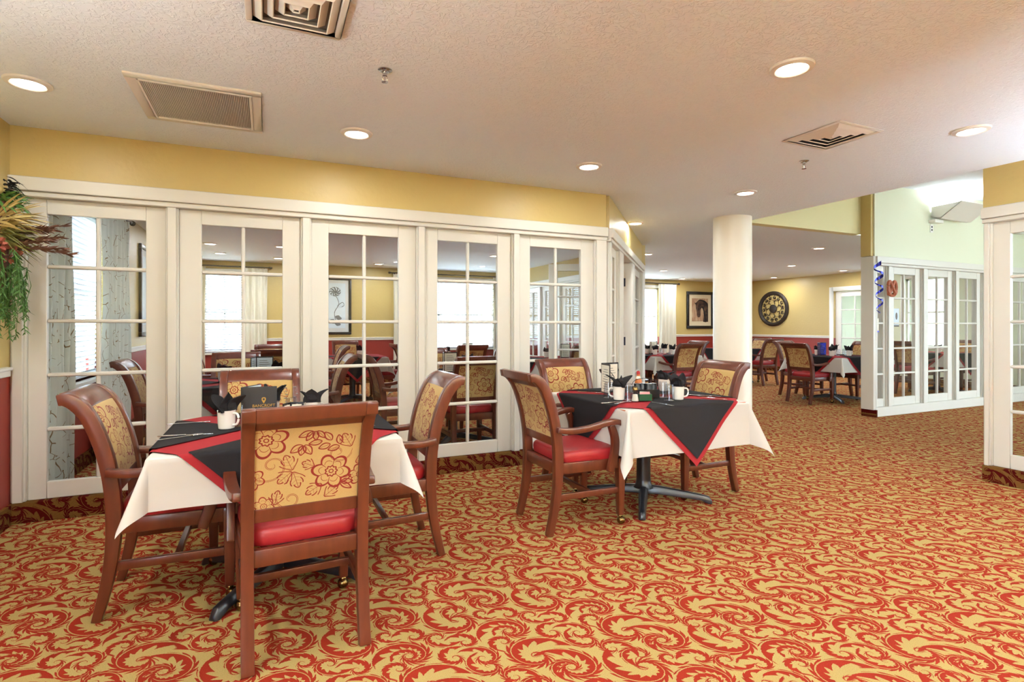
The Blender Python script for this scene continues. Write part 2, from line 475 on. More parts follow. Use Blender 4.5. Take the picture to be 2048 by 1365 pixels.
_pane_cache = {}
def shared_box(key, dims, mat, bevel=0.):
    k = (key, mat) + tuple(round(d, 4) for d in dims)
    if k not in _pane_cache:
        w, d, h = dims
        _pane_cache[k] = MB().box(-w / 2, w / 2, -d / 2, d / 2, -h / 2, h / 2).mesh(key, mat, bevel=bevel, seg=1)
    return _pane_cache[k]
def glazed_panel(root, x0, x1, g0, g1, cols, z0, z1, gz0, gz1, rows=5, paint='trim_paint', th=.04):
    """Stiles, rails, muntins and panes of a divided-light door leaf; local y from 0 (front) to th."""
    yc = th / 2
    def piece(name, w, h, x, z, d=th, mat=paint, bevel=.003, y=yc): obj(name, shared_box(name, (w, d, h), mat, bevel), root, (x, y, z))
    piece('stile', g0 - x0, z1 - z0, (x0 + g0) / 2, (z0 + z1) / 2)
    piece('stile', x1 - g1, z1 - z0, (x1 + g1) / 2, (z0 + z1) / 2)
    piece('rail', g1 - g0, z1 - gz1, (g0 + g1) / 2, (z1 + gz1) / 2)
    piece('rail', g1 - g0, gz0 - z0, (g0 + g1) / 2, (z0 + gz0) / 2)
    bw = .026
    cw = (g1 - g0 - bw * (cols - 1)) / cols; rh = (gz1 - gz0 - bw * (rows - 1)) / rows
    for i in range(1, rows): piece('muntin', g1 - g0, bw, (g0 + g1) / 2, gz0 + i * (rh + bw) - bw / 2, th * .9, bevel=.007, y=yc - .003)
    for i in range(1, cols): piece('mullion', bw, gz1 - gz0, g0 + i * (cw + bw) - bw / 2, (gz0 + gz1) / 2, th * .8, bevel=.007)
    for i in range(cols):
        for j in range(rows):
            obj('pane', shared_box('pane', (cw, .004, rh), 'pane_glass'), root, (g0 + cw / 2 + i * (cw + bw), yc + .006, gz0 + rh / 2 + j * (rh + bw)))

def glazed_run(fr, x0, x1, jambs, panels, where, paint='trim_paint', base='carpet_base', soffit='yellow_wall', soffit_name=None, top=CEIL, wall_label='', side='front', depth=.10):
    # header boards
    trim(fr, [(x0, x1, -.07, depth, 2.135, 2.225), (x0, x1, -.05, depth, 2.10, 2.135)], 'painted header board running above the %s' % where, paint, cat='header')
    for k, (a, b) in enumerate(jambs):
        bead = min(.012, (b - a) * .2)
        trim(fr, [(a, b, -.025, depth, .13, 2.10), (a + bead, b - bead, -.045, -.025, .13, 2.10)], 'painted upright post, %s from the left in the %s' % (['first', 'second', 'third', 'fourth', 'fifth', 'sixth', 'seventh', 'eighth', 'ninth'][k], where), paint, cat='post')
    for k, p in enumerate(panels):
        a, b, g0, g1, cols, label = p
        d = fr.thing(nxt('door'), label, 'glazed panel', 0, 0, 0, 'structure')
        glazed_panel(d, a, b, g0, g1, cols, .13, 2.10, .24, 2.0, paint=paint)
    o = fr.put('baseboard_' + side, MB().box(x0, x1, -.05, depth, 0, .13).mesh('baseboard', base, bevel=.004, seg=1))
    structure(o, 'base strip along the floor under the %s' % where, 'baseboard')
    o = fr.put('wall_' + side, MB().box(x0, x1, -.03, depth, 2.225, top).mesh('wall', soffit))
    structure(o, wall_label or 'painted wall band above the %s' % where, 'wall')

# A: the long glazed wall on the left
FA = Frame((-1.5, 4.5), (3.03, 4.5))
JA = [(-1.5, -1.42), (-.655, -.575), (.232, .312), (1.138, 1.218), (2.018, 2.098), (2.90, 3.04)]
GA = [(-1.322, -.774), (-.436, .104), (.439, .993), (1.328, 1.886), (2.212, 2.760)]
ordn = ['first (leftmost)', 'second', 'third', 'fourth', 'fifth']
behind = ['with patterned curtains behind it', 'with a blind and a menu stand behind it', 'with a framed print behind it', 'with a white window behind it', 'nearest the angled corner']
glazed_run(FA, 0, 4.53, [(a + 1.5, b + 1.5) for a, b in JA],
           [(JA[i][1] + 1.5, JA[i + 1][0] + 1.5, GA[i][0] + 1.5, GA[i][1] + 1.5, 2, 'cream ten-pane glazed door panel, %s in the long wall, %s' % (ordn[i], behind[i])) for i in range(5)],
           'long glazed wall on the left', side='front', wall_label='mustard yellow wall band above the long glazed wall')

# B: the angled wall with an open doorway
PB0, PB1 = Vector((3.05, 4.50)), Vector((5.40, 7.02))
FB = Frame(PB0, PB1); LB = FB.L
def s_of_px(px):
    k = (px - 1024) / 1084.0; c, s = math.cos(math.radians(24.27)), math.sin(math.radians(24.27)); d = (PB1 - PB0).normalized()
    f = lambda t: ((c * (PB0.x + d.x * t) - s * (PB0.y + d.y * t)) - k * (s * (PB0.x + d.x * t) + c * (PB0.y + d.y * t)))
    return f(0) / (f(0) - f(1))
sB = {p: max(.0, min(LB, s_of_px(p))) for p in (1215, 1222, 1232, 1240, 1258, 1263, 1268, 1276)}
JB = [(.02, .12), (sB[1232], sB[1240]), (sB[1258], sB[1263] + .02), (LB - .12, LB)]
trim(FB, [(0, LB, -.07, .10, 2.135, 2.225), (0, LB, -.05, .10, 2.10, 2.135)], 'painted header board running along the angled wall', cat='header')
for k, (a, b) in enumerate(JB):
    trim(FB, [(a, b, -.025, .10, .13 if k != 2 else 0, 2.10), (a + .012, b - .012, -.045, -.025, .13, 2.10)], 'painted upright post of the angled wall, %s' % ['at its near corner', 'on the near side of the open doorway', 'on the hinge side of the open doorway', 'at its far end'][k], 'trim_paint' if k != 2 else 'bright_paint', cat='post')  # hinge post painted whiter than its neighbours to stand for light on it
d = FB.thing(nxt('door'), 'narrow glazed panel in the angled wall before the open doorway', 'glazed panel', kind='structure')
glazed_panel(d, JB[0][1], JB[1][0], JB[0][1] + .12, JB[1][0] - .12, 2, .13, 2.10, .24, 2.0)
d = FB.thing(nxt('door'), 'narrow glazed panel in the angled wall past the open doorway', 'glazed panel', kind='structure')
glazed_panel(d, JB[2][1], JB[3][0], JB[2][1] + .11, JB[3][0] - .08, 2, .13, 2.10, .24, 2.0)
# the open leaf, hinged on the far post and folded back into the inner room
hp = FB.world(JB[2][0] + .01, .15, 0)
leaf_o = thing('door_%d' % (COUNT['door'] + 1), 'white glazed door leaf standing open inside the angled doorway', 'door', hp, FB.ang + math.radians(104), kind='structure'); COUNT['door'] += 1
glazed_panel(leaf_o, 0, .92, .12, .80, 2, .03, 2.09, .24, 2.0, paint='bright_paint')
jf = FB.thing(nxt('trim'), 'hinge jamb of the angled doorway, whitened as if lit, with dark hinges', 'door jamb', JB[2][0] - .012, 0, 0, kind='structure')
obj('jamb_face', MB().box(0, .012, -.03, .15, 0, 2.10).mesh('jamb_face', 'bright_paint', bevel=.002, seg=1), jf)  # whiter than the other posts: the light on the jamb is in its colour
for z in (.35, 1.06, 1.84):
    mb = MB().box(-.004, .0, .045, .135, -.055, .055).tube([(-.006, .092, -.055), (-.006, .092, .055)], .008)
    o = obj('hinge', mb.mesh('hinge', 'hinge_metal'), jf, (0.0, 0, z)); o['label'] = 'dark steel hinge'
structure(FB.put('baseboard_angled', MB().box(0, JB[1][1], -.05, .10, 0, .13).box(JB[2][0], LB, -.05, .10, 0, .13).mesh('baseboard', 'carpet_base', bevel=.004, seg=1)), 'carpeted base strip under the angled wall', 'baseboard')
structure(FB.put('wall_angled', MB().box(0, LB, -.03, .10, 2.225, CEIL).mesh('wall', 'yellow_wall')), 'yellow wall band above the angled wall, washed by the ceiling lamps', 'wall')

# B2: glazed partition between the inner room and the far dining room
FB2 = Frame((5.40, 12.2), (5.40, 7.02))
jb = [(i * .86, i * .86 + .08) for i in range(7)]; jb[-1] = (FB2.L - .12, FB2.L)
nm = ['furthest', 'second furthest', 'third furthest', 'third nearest', 'second nearest', 'nearest']
glazed_run(FB2, 0, FB2.L, jb, [(jb[i][1], jb[i + 1][0], jb[i][1] + .13, jb[i + 1][0] - .13, 2, 'white glazed panel of the inner partition, %s from the angled wall' % nm[i]) for i in range(6)],
           'inner partition behind the angled wall', paint='bright_paint', side='inner')

# C: glazed partition on the right with a pale wall above
FC = Frame((7.65, 4.80), (12.9, 4.80))
JC = [(7.65, 7.70), (7.93, 8.03), (8.75, 8.86), (9.57, 9.68), (10.34, 10.45), (11.12, 11.23), (11.90, 12.01), (12.75, 12.9)]
GC = [(7.72, 7.89, 1), (8.13, 8.63, 2), (8.95, 9.45, 2), (9.74, 10.24, 2), (10.53, 11.03, 2), (11.31, 11.81, 2), (12.1, 12.65, 2)]
nm = ['narrow single-column glazed panel at the end post of the right partition', 'glazed panel of the right partition, second from its end post', 'glazed panel of the right partition, third from its end post', 'glazed panel of the right partition, fourth from its end post',
      'glazed panel of the right partition just hidden by the near right wall', 'glazed panel of the right partition seen through the near right door', 'last glazed panel of the right partition']
glazed_run(FC, 0, FC.L, [(a - 7.65, b - 7.65) for a, b in JC], [(JC[i][1] - 7.65, JC[i + 1][0] - 7.65, GC[i][0] - 7.65, GC[i][1] - 7.65, GC[i][2], nm[i]) for i in range(7)],
           'right glazed partition', base='trim_paint', soffit='pale_green_wall', top=3.24, side='partition', wall_label='pale green wall above the right glazed partition', depth=.12)
structure(obj('baseboard_partition_end', MB().box(7.625, 7.65, 4.73, 4.94, 0, .10).mesh('baseboard', 'carpet_base')), 'dark carpeted base at the foot of the partition end post', 'baseboard')
structure(obj('wall_partition_end', MB().box(7.60, 7.66, 4.79, 4.93, 2.23, 3.24).mesh('wall', 'yellow_wall')), 'narrow yellow end of the wall above the partition post', 'wall')
structure(obj(nxt('trim'), MB().box(7.60, 7.66, 4.755, 4.93, .10, 2.225).mesh('trim', 'trim_paint', bevel=.004)), 'cream end post of the right glazed partition', 'post')
m = material('lit_yellow_wall', srgb(226, 214, 158), rough=.55)  # lighter copy of the yellow wall, its light put into the colour
structure(obj('wall_soffit', MB().box(5.372, 7.60, 4.93, 5.05, CEIL - .001, 3.24).mesh('wall', 'lit_yellow_wall')), 'yellow bulkhead above the opening to the far dining room, lightened as if lit', 'wall')

# D: near right wall
FD = Frame((5.37, 2.46), (5.37, -2.6))
jd = [(0, .055)] + [(.055 + .84 * (i + 1), .135 + .84 * (i + 1)) for i in range(7)]
jd = [j for j in jd if j[1] < FD.L]
glazed_run(FD, 0, FD.L, jd, [(jd[i][1], jd[i + 1][0], jd[i][1] + .11, jd[i + 1][0] - .11, 2, 'cream glazed panel of the near right wall, %s' % ['at its corner', 'second from its corner', 'third from its corner', 'fourth from its corner', 'fifth from its corner', 'sixth from its corner', 'seventh from its corner'][i]) for i in range(len(jd) - 1)],
           'near right wall', side='right_near', wall_label='mustard wall band at the right edge of the photo')

# plain walls with openings
def plain_wall(name, fr, z1, holes, label, th=.15, rail=.95, mats=('red_wall', 'yellow_wall')):
    xs = sorted({0., fr.L} | {h[0] for h in holes} | {h[1] for h in holes})
    zs = sorted({0., rail, z1} | {h[2] for h in holes} | {h[3] for h in holes})
    mb = MB()
    for i in range(len(xs) - 1):
        for j in range(len(zs) - 1):
            xc, zc = (xs[i] + xs[i + 1]) / 2, (zs[j] + zs[j + 1]) / 2
            if any(h[0] < xc < h[1] and h[2] < zc < h[3] for h in holes): continue
            mb.box(xs[i], xs[i + 1], 0, th, zs[j], zs[j + 1], 0 if zc < rail else 1)
    structure(fr.put(name, mb.mesh(name, list(mats))), label, 'wall')
def chair_rail(fr, spans, label):
    mb = []
    for a, b in spans: mb += [(a, b, -.02, 0, .945, 1.005), (a, b, -.032, 0, .985, 1.005)]
    trim(fr, mb, label, 'bright_paint', cat='chair rail')
def window(fr, x0, x1, z0, z1, label, cols=2, rows=2):
    w = fr.thing(nxt('window'), label, 'window', 0, 0, 0, 'structure')
    cs = .07
    mb = MB().box(x0 - cs, x0, -.02, .0, z0 - cs, z1 + cs).box(x1, x1 + cs, -.02, 0, z0 - cs, z1 + cs).box(x0, x1, -.02, 0, z1, z1 + cs).box(x0 - cs - .02, x1 + cs + .02, -.06, .15, z0 - .035, z0)
    obj('window_casing', mb.mesh('window_casing', 'bright_paint', bevel=.004, seg=1), w)
    mb = MB()
    fw = .045
    mb.box(x0, x0 + fw, .07, .11, z0, z1).box(x1 - fw, x1, .07, .11, z0, z1).box(x0, x1, .07, .11, z1 - fw, z1).box(x0, x1, .07, .11, z0, z0 + fw)
    for i in range(1, cols): xx = x0 + (x1 - x0) * i / cols; mb.box(xx - .02, xx + .02, .075, .105, z0, z1)
    for i in range(1, rows): zz = z0 + (z1 - z0) * i / rows; mb.box(x0, x1, .075, .105, zz - .02, zz + .02)
    obj('window_sash', mb.mesh('window_sash', 'bright_paint'), w)
    pw, ph = (x1 - x0) / cols, (z1 - z0) / rows
    for i in range(cols):
        for j in range(rows): obj('pane', shared_box('pane', (pw - .04, .004, ph - .04), 'pane_glass'), w, (x0 + pw * (i + .5), .09, z0 + ph * (j + .5)))
    p = fr.world((x0 + x1) / 2, .2, (z0 + z1) / 2)
    portal(p, (-PI / 2, 0, fr.ang), x1 - x0, z1 - z0)

FL = Frame((-1.5, -4.15), (-1.5, 12.35))
EW = [(2.0, 4.2)]  # unseen window, added to throw daylight onto the ceiling
plain_wall('wall_left', FL, 2.6, [(9.50, 10.8, .78, 2.30)] + [(a, b, .15, 2.40) for a, b in EW], 'yellow left wall with a red lower half')
for k, (a, b) in enumerate(EW): window(FL, a, b, .15, 2.40, 'added tall left window behind the viewer', 3)
window(FL, 9.50, 10.8, .78, 2.30, 'left side window with a lowered blind behind the first glazed panel')
chair_rail(FL, [(4.5, 8.58), (8.78, 9.5), (11.1, 16.4)], 'white chair rail along the left wall')
FK = Frame((-1.6, 12.2), (13.05, 12.2))
W1, W2, W3 = (-1.15, -.42), (2.95, 5.05), (7.95, 10.05)
plain_wall('wall_back', FK, 2.6, [(a + 1.6, b + 1.6, .72, 2.32) for a, b in (W1, W2, W3)], 'far yellow wall with a red lower half')
window(FK, W1[0] + 1.6, W1[1] + 1.6, .72, 2.32, 'far window with a blind seen through the second glazed panel')
window(FK, W2[0] + 1.6, W2[1] + 1.6, .72, 2.32, 'wide white window seen through the fourth glazed panel', 3)
window(FK, W3[0] + 1.6, W3[1] + 1.6, .72, 2.32, 'wide white window left of the horse picture', 3)
chair_rail(FK, [(.1, W1[0] + 1.5), (W1[1] + 1.7, W2[0] + 1.5), (W2[1] + 1.7, W3[0] + 1.5), (W3[1] + 1.7, 14.5)], 'white chair rail along the far wall')
FH = Frame((12.9, 12.35), (12.9, -4.15))
DH = (12.35 - 9.05, 12.35 - 8.05)
HW = [(4.95, 5.75, .8, 2.3), (10.7, 12.9, .35, 2.95), (13.1, 14.7, .35, 2.95)]  # the two tall openings are unseen, added to light the hallway
SPL = 4.45
FH2 = Frame((12.9, 12.35 - SPL), (12.9, -4.15))
plain_wall('wall_right', Frame((12.9, 12.35), (12.9, 12.35 - SPL)), 3.3, [(DH[0], DH[1], 0, 2.12)], 'yellow wall carrying the round medallion')
plain_wall('wall_right_pale', FH2, 3.3, [(a - SPL, b - SPL, c, d) for a, b, c, d in HW], 'pale green wall behind the right glazed partition', mats=('pale_green_wall', 'pale_green_wall'))
for k, (a, b, c, d) in enumerate(HW): window(FH, a, b, c, d, ['narrow bright window seen through the right glazed partition', 'added tall window on the right side of the hallway, first', 'added tall window on the right side of the hallway, second'][k], 2)
chair_rail(FH, [(.15, DH[0] - .1), (DH[1] + .1, SPL)], 'white chair rail under the round medallion')
trim(FH, [(DH[0] - .10, DH[0], -.025, 0, 0, 2.22), (DH[1], DH[1] + .10, -.025, 0, 0, 2.22), (DH[0], DH[1], -.025, 0, 2.12, 2.22)], 'white casing of the glazed door beside the medallion', 'bright_paint', cat='door casing')
d = FH.thing(nxt('door'), 'white glazed door in the far right wall beside the medallion', 'door', kind='structure')
glazed_panel(d, DH[0] + .02, DH[1] - .02, DH[0] + .16, DH[1] - .16, 2, .02, 2.10, .28, 1.98, paint='bright_paint')
d.location = FH.world(0, .05, 0)
FR = Frame((13.05, -2.6), (-1.65, -2.6))
RW = [(.4, 2.3), (2.6, 4.5)]  # unseen rear openings, added to let daylight into the hallway
plain_wall('wall_rear', FR, 3.3, [(a, b, .35, 2.95) for a, b in RW], 'rear wall behind the viewer')
for k, (a, b) in enumerate(RW): window(FR, a, b, .35, 2.95, 'added tall hallway window behind the viewer, %s' % ['right', 'left'][k], 3)
for fr, spans, sd in ((FL, [(4.5, 8.58), (8.76, 16.35)], 'left'), (FK, [(.1, 6.95), (7.05, 14.5)], 'back'), (FH, [(.15, DH[0] - .1), (DH[1] + .02, 7.3)], 'right')):
    mb = MB()
    for a, b in spans: mb.box(a, b, -.02, 0, 0, .13)
    structure(fr.put('baseboard_' + sd, mb.mesh('baseboard', 'carpet_base')), 'carpeted base strip along the %s wall' % {'left': 'left', 'back': 'far', 'right': 'medallion'}[sd], 'baseboard')

structure(obj('floor', MB().box(-1.65, 13.05, -4.15, 12.35, -.1, 0).mesh('floor', 'carpet')), 'gold carpet with rust red acanthus scrolls', 'carpet')
structure(obj('ceiling', MB().prism([(-1.65, -4.15), (5.37, -4.15), (5.37, 5.0), (13.05, 5.0), (13.05, 12.35), (-1.65, 12.35)], CEIL, CEIL + .05, 'z').mesh('ceiling', 'ceiling_paint')), 'low textured off-white ceiling', 'ceiling')
structure(obj('ceiling_raised', MB().box(5.3, 13.05, -4.15, 5.05, 3.24, 3.34).mesh('ceiling', 'ceiling_paint')), 'raised ceiling above the right hallway', 'ceiling')
structure(obj('wall_ceiling_edge', MB().box(5.30, 5.37, -4.15, 4.93, CEIL + .05, 3.24).mesh('wall', 'pale_green_wall')), 'upright edge where the low ceiling steps up to the hallway', 'wall')
structure(obj('ground', MB().box(-60, 70, -60, 80, -.4, -.3).mesh('ground', 'paving')), 'pale paved ground outside the windows', 'paving')
col = MB().lathe([(.235, 0), (.235, .09), (.222, .12), (.217, .16), (.217, CEIL)], 48, (5.06, 4.82, 0)).mesh('column', 'column_paint', smooth=True)
tag(obj('round_column', col), 'round cream column rising from the carpet to the ceiling', 'column', kind='structure')

# ------------------------------------------------------------------ chairs
SPINE = catmull([(-.283, 0), (-.258, .10), (-.235, .22), (-.223, .34), (-.221, .46), (-.229, .58), (-.250, .70), (-.282, .81), (-.316, .888), (-.352, .935), (-.388, .957), (-.414, .955)], 4)
def spine(z0, z1=9., tip=False):
    """The stretch of the chair's side profile between two heights, cut exactly."""
    def cut(z):
        for a, b in zip(SPINE, SPINE[1:]):
            if a[1] <= z <= b[1]: f = (z - a[1]) / (b[1] - a[1]); return (a[0] + (b[0] - a[0]) * f, z)
    return [cut(z0)] + [p for p in SPINE if z0 + .004 < p[1] < z1 - .004 and p[0] > -.345] + [cut(z1)]
def back_panel_mesh():
    path = spine(.584, .915); n = len(path); nx = 9; W = .187
    mb = MB(); uvs = []
    L = [0.]
    for i in range(1, n): L.append(L[-1] + math.dist(path[i], path[i - 1]))
    grids = []
    for side in (1, -1):
        g = []
        for i, (y, z) in enumerate(path):
            a, c = path[max(i - 1, 0)], path[min(i + 1, n - 1)]
            t = Vector((c[0] - a[0], c[1] - a[1])).normalized(); nn = Vector((t.y, -t.x)) * side   # +1 faces the sitter
            tv = 2 * i / (n - 1) - 1
            row = []
            for j in range(nx):
                xv = 2 * j / (nx - 1) - 1
                e = min(1., 8 * (1 - abs(xv)) + .0, 8 * (1 - abs(tv)))
                off = .014 + (.012 if side > 0 else .004) * min(1., e) * (1 - .4 * xv * xv - .4 * tv * tv)
                row.append((len(mb.v), (xv * W * (-side) if False else xv * W)))
                mb.v.append((xv * W, y + nn.x * off, z + nn.y * off)); uvs.append((-xv * W * side, L[i] + .0))
            g.append(row)
        grids.append(g)
        for i in range(n - 1):
            for j in range(nx - 1):
                mb.f.append((g[i][j][0], g[i][j + 1][0], g[i + 1][j + 1][0], g[i + 1][j][0])); mb.m.append(0)
    a, b = grids
    for i in range(n - 1):
        for j in (0, nx - 1):
            mb.f.append((a[i][j][0], a[i + 1][j][0], b[i + 1][j][0], b[i][j][0])); mb.m.append(0)
    for i in (0, n - 1):
        for j in range(nx - 1):
            mb.f.append((a[i][j][0], a[i][j + 1][0], b[i][j + 1][0], b[i][j][0])); mb.m.append(0)
    me = mb.mesh('back_panel', 'floral_fabric', smooth=True)
    ul = me.uv_layers.new(name='UVMap')
    for lp in me.loops: ul.data[lp.index].uv = uvs[lp.vertex_index]
    return me
def cushion(x, y0, y1, z0, z1, crown):
    rings = []
    n = 12
    prof = [(.94, z0), (.985, z0 + .005), (1., z0 + .016), (1.008, z0 + .030), (1.008, z1 - .030), (1., z1 - .018), (.985, z1 - .008), (.955, z1), (.90, z1 + crown * .2), (.80, z1 + crown * .45), (.45, z1 + crown * .9), (.0001, z1 + crown)]
    cy, hy = (y0 + y1) / 2, (y1 - y0) / 2
    for s, z in prof:
        ring = []
        for k in range(40):
            a = 2 * PI * k / 40; c, q = math.cos(a), math.sin(a)
            px = math.copysign(abs(c) ** .28, c); py = math.copysign(abs(q) ** .28, q)
            ring.append((x * s * px * (1 - .13 * (1 - (py + 1) / 2)), cy + hy * s * py, z))
        rings.append(ring)
    return MB().loft(rings).mesh('seat', 'red_vinyl', smooth=True)
def make_chair():
    t = thing('dining_chair', '', 'chair')
    for s in (-1, 1):
        x0, x1 = sorted((s * .187, s * .232))
        obj('back_post', MB().ribbon(SPINE, lambda u: .036 + .022 * min(1, u * 3) - .012 * max(0, u - .8) * 5, x0, x1).mesh('back_post', 'wood', bevel=.006), t)
    crest = [spine(.904, .92)[0]] + [p for p in SPINE if p[1] > .908]
    obj('crest_rail', MB().ribbon(crest, lambda u: .040 + .014 * u, -.188, .188).mesh('crest_rail', 'wood', bevel=.012, seg=3), t)
    obj('lower_rail', MB().ribbon(spine(.534, .588), .034, -.188, .188).mesh('lower_rail', 'wood', bevel=.004), t)
    obj('back_panel', back_panel_mesh(), t)
    obj('seat', cushion(.240, -.205, .248, .425, .495, .018), t)
    for r in [(-.19, .19, -.238, -.206, .365, .43), (-.215, .215, .214, .244, .365, .43)]: obj('seat_rail', MB().box(*r).mesh('seat_rail', 'wood', bevel=.004), t)
    def side(name, s, xr, xf, w, y0, y1, z0, z1):
        """A rail that splays outwards from the back legs to the front legs."""
        rings = [[(s * x - w, y, z0), (s * x + w, y, z0), (s * x + w, y, z1), (s * x - w, y, z1)] for x, y in ((xr, y0), (xf, y1))]
        obj(name, MB().loft(rings).mesh(name, 'wood', bevel=.004), t)
    for s in (-1, 1): side('seat_rail', s, .211, .226, .015, -.215, .225, .365, .43)
    for s in (-1, 1):
        c = s * .220
        leg = obj('front_leg', MB().loft([[(c - w, .225 - w, z), (c + w, .225 - w, z), (c + w, .225 + w, z), (c - w, .225 + w, z)] for z, w in ((.062, .0185), (.20, .022), (.40, .026), (.43, .026))]).mesh('front_leg', 'wood', bevel=.004), t)
        cas = MB().lathe([(.008, .075), (.015, .066), (.017, .056), (.010, .052), (.010, .045)], 12, (c, .225, 0))
        ball = [(.0262 * math.cos(a), .0262 + .0262 * math.sin(a)) for a in [(-PI / 2 + PI * k / 9) for k in range(10)]]
        cas.lathe([(max(r, .0005), z) for r, z in ball], 16, (c, .233, 0))
        k = obj('caster', cas.mesh('caster', 'brass', smooth=True), leg); k['label'] = 'brass ball caster'
        side('stretcher', s, .208, .219, .012, -.225, .212, .205, .243)
        ap = catmull([(-.245, .640), (-.15, .630), (-.03, .640), (.08, .662), (.15, .668), (.20, .655), (.226, .628)], 4)
        mb = MB(); rings = []
        n = len(ap)
        for i, (y, z) in enumerate(ap):
            a, b = ap[max(i - 1, 0)], ap[min(i + 1, n - 1)]
            tt = Vector((b[0] - a[0], b[1] - a[1])).normalized(); nn = Vector((-tt.y, tt.x)); u = i / (n - 1)
            d = .017 + .004 * max(0, u - .7) * 3; bow = s * (.238 + .024 * u + .018 * math.sin(PI * min(1, u * 1.1)))
            hw = .021 + .008 * u
            rings.append([(bow - hw, y + nn.x * d, z + nn.y * d), (bow + hw, y + nn.x * d, z + nn.y * d), (bow + hw, y - nn.x * d, z - nn.y * d), (bow - hw, y - nn.x * d, z - nn.y * d)])
        arm = obj('arm', mb.loft(rings).mesh('arm', 'wood', bevel=.006), t)
        sup = catmull([(.125, .650), (.150, .585), (.158, .52), (.148, .45), (.130, .395), (.118, .355)], 4)
        x0, x1 = sorted((s * .245, s * .279))
        obj('arm_support', MB().ribbon(sup, lambda u: .040 + .012 * math.sin(PI * u), x0, x1).mesh('arm_support', 'wood', bevel=.006), arm)
    obj('cross_stretcher', MB().box(-.206, .206, .0, .024, .208, .240).mesh('cross_stretcher', 'wood', bevel=.004), t)
    return t
CHAIR = make_chair(); chair_used = []
def chair(x, y, face, label, group):
    rz = {'+v': 0, '+u': -PI / 2, '-v': PI, '-u': PI / 2}[face[:2]] + (math.radians(float(face[2:])) if len(face) > 2 else 0)
    if not chair_used:
        chair_used.append(1); CHAIR.location = (x, y, 0); CHAIR.rotation_euler = (0, 0, rz); CHAIR['label'] = label; CHAIR['group'] = group
        return CHAIR
    return copy_thing(CHAIR, label, (x, y, 0), rz, group)

# ------------------------------------------------------------------ tables and linen
TOP = .745
def make_table():
    t = thing('dining_table', '', 'table')
    obj('table_top', MB().box(-.49, .49, -.49, .49, .705, TOP).mesh('table_top', 'table_wood', bevel=.006), t)
    mb = MB().lathe([(.075, .085), (.056, .11), (.05, .15), (.05, .69), (.12, .70), (.12, .705)], 20)
    obj('pedestal', mb.mesh('pedestal', 'black_metal', smooth=True), t)
    for k in range(4):
        a = PI / 4 + k * PI / 2 + math.radians(8)
        M = Matrix.Rotation(a, 4, 'Z')
        mb = MB(); rings = []
        for x, w, z0, z1 in ((.0, .036, .045, .105), (.12, .034, .045, .098), (.40, .026, .022, .062), (.455, .026, .0, .050), (.475, .020, .0, .02)):
            rings.append([tuple(M @ Vector(p)) for p in ((x, -w, z0), (x, w, z0), (x, w * .55, z1), (x, -w * .55, z1))])
        obj('base_arm', mb.loft(rings).mesh('base_arm', 'black_metal', bevel=.006), t)
    return t
TABLE = make_table(); table_used = []
def table(x, y, label, group, rz=0.):
    if not table_used:
        table_used.append(1); TABLE.location = (x, y, 0); TABLE.rotation_euler = (0, 0, rz); TABLE['label'] = label; TABLE['group'] = group; return TABLE
    return copy_thing(TABLE, label, (x, y, 0), rz, group)

def drape_point(p, e, seed=0., flare=.05, wav=.010):
    """Where a point of a cloth laid over the table top ends up; e = height of this layer."""
    H = .492
    cx, cy = max(-H, min(H, p[0])), max(-H, min(H, p[1]))
    dx, dy = p[0] - cx, p[1] - cy; d = math.hypot(dx, dy)
    if d < 1e-6: return (p[0], p[1], TOP + e)
    nx, ny = dx / d, dy / d; r = .014
    a = min(d / r, PI / 2)
    out = r * math.sin(a); down = r * (1 - math.cos(a))
    rest = max(0., d - r * PI / 2)
    corner = abs(2 * nx * ny)                      # 0 on a side, 1 on the diagonal
    fold = (.36 * corner ** 1.5)
    al = (cy * nx * nx + cx * ny * ny)
    w = wav * math.cos(9. * al) * min(1., rest / .12) * (1 - corner)
    o2 = rest * (flare + fold) + w
    down += rest * math.sqrt(max(0., 1 - (flare + fold) ** 2))
    out += o2 + e
    return (cx + nx * out, cy + ny * out, TOP + e - down)
_cloth = {}
def cloth_mesh(kind, drop):
    key = (kind, drop)
    if key in _cloth: return _cloth[key]
    mb = MB(); N = 64
    if kind == 'white': h = .492 + drop; P = lambda s, t: (s * h, t * h); e = .002; mat = 'white_cloth'; N = 140
    elif kind == 'red': h = .892; P = lambda s, t: ((s + t) * h / 2, (t - s) * h / 2); e = .008; mat = 'red_cloth'; N = 128
    else:
        h = .5 * .72; c0 = .49; P = lambda s, t: (c0 + (s + t) * h / 2, (t - s) * h / 2); e = .014; mat = 'black_cloth'; N = 72
    for i in range(N + 1):
        for j in range(N + 1):
            q = P(2 * i / N - 1, 2 * j / N - 1); mb.v.append(drape_point(q, e))
    for i in range(N):
        for j in range(N):
            mb.f.append((i * (N + 1) + j, (i + 1) * (N + 1) + j, (i + 1) * (N + 1) + j + 1, i * (N + 1) + j + 1)); mb.m.append(0)
    me = mb.mesh('cloth_' + kind, mat, smooth=True)
    _cloth[key] = me
    return me
SIDES = {'+u': 0, '+v': PI / 2, '-u': PI, '-v': -PI / 2}
def linen(x, y, where, drop, sides, rz=0.):
    o = obj('tablecloth', cloth_mesh('white', drop), None, (x, y, 0), rz); tag(o, 'white cloth draped over the %s' % where, 'tablecloth', 'white tablecloths')
    o = obj('table_overlay', cloth_mesh('red', 0), None, (x, y, 0), rz); tag(o, 'red square overlay turned cornerwise on the %s' % where, 'overlay', 'red overlays')
    for s, nm_ in sides:
        o = obj('place_napkin', cloth_mesh('black', 0), None, (x, y, 0), rz + SIDES[s]); tag(o, 'black napkin hanging %s of the %s' % (nm_, where), 'napkin', 'black place napkins')
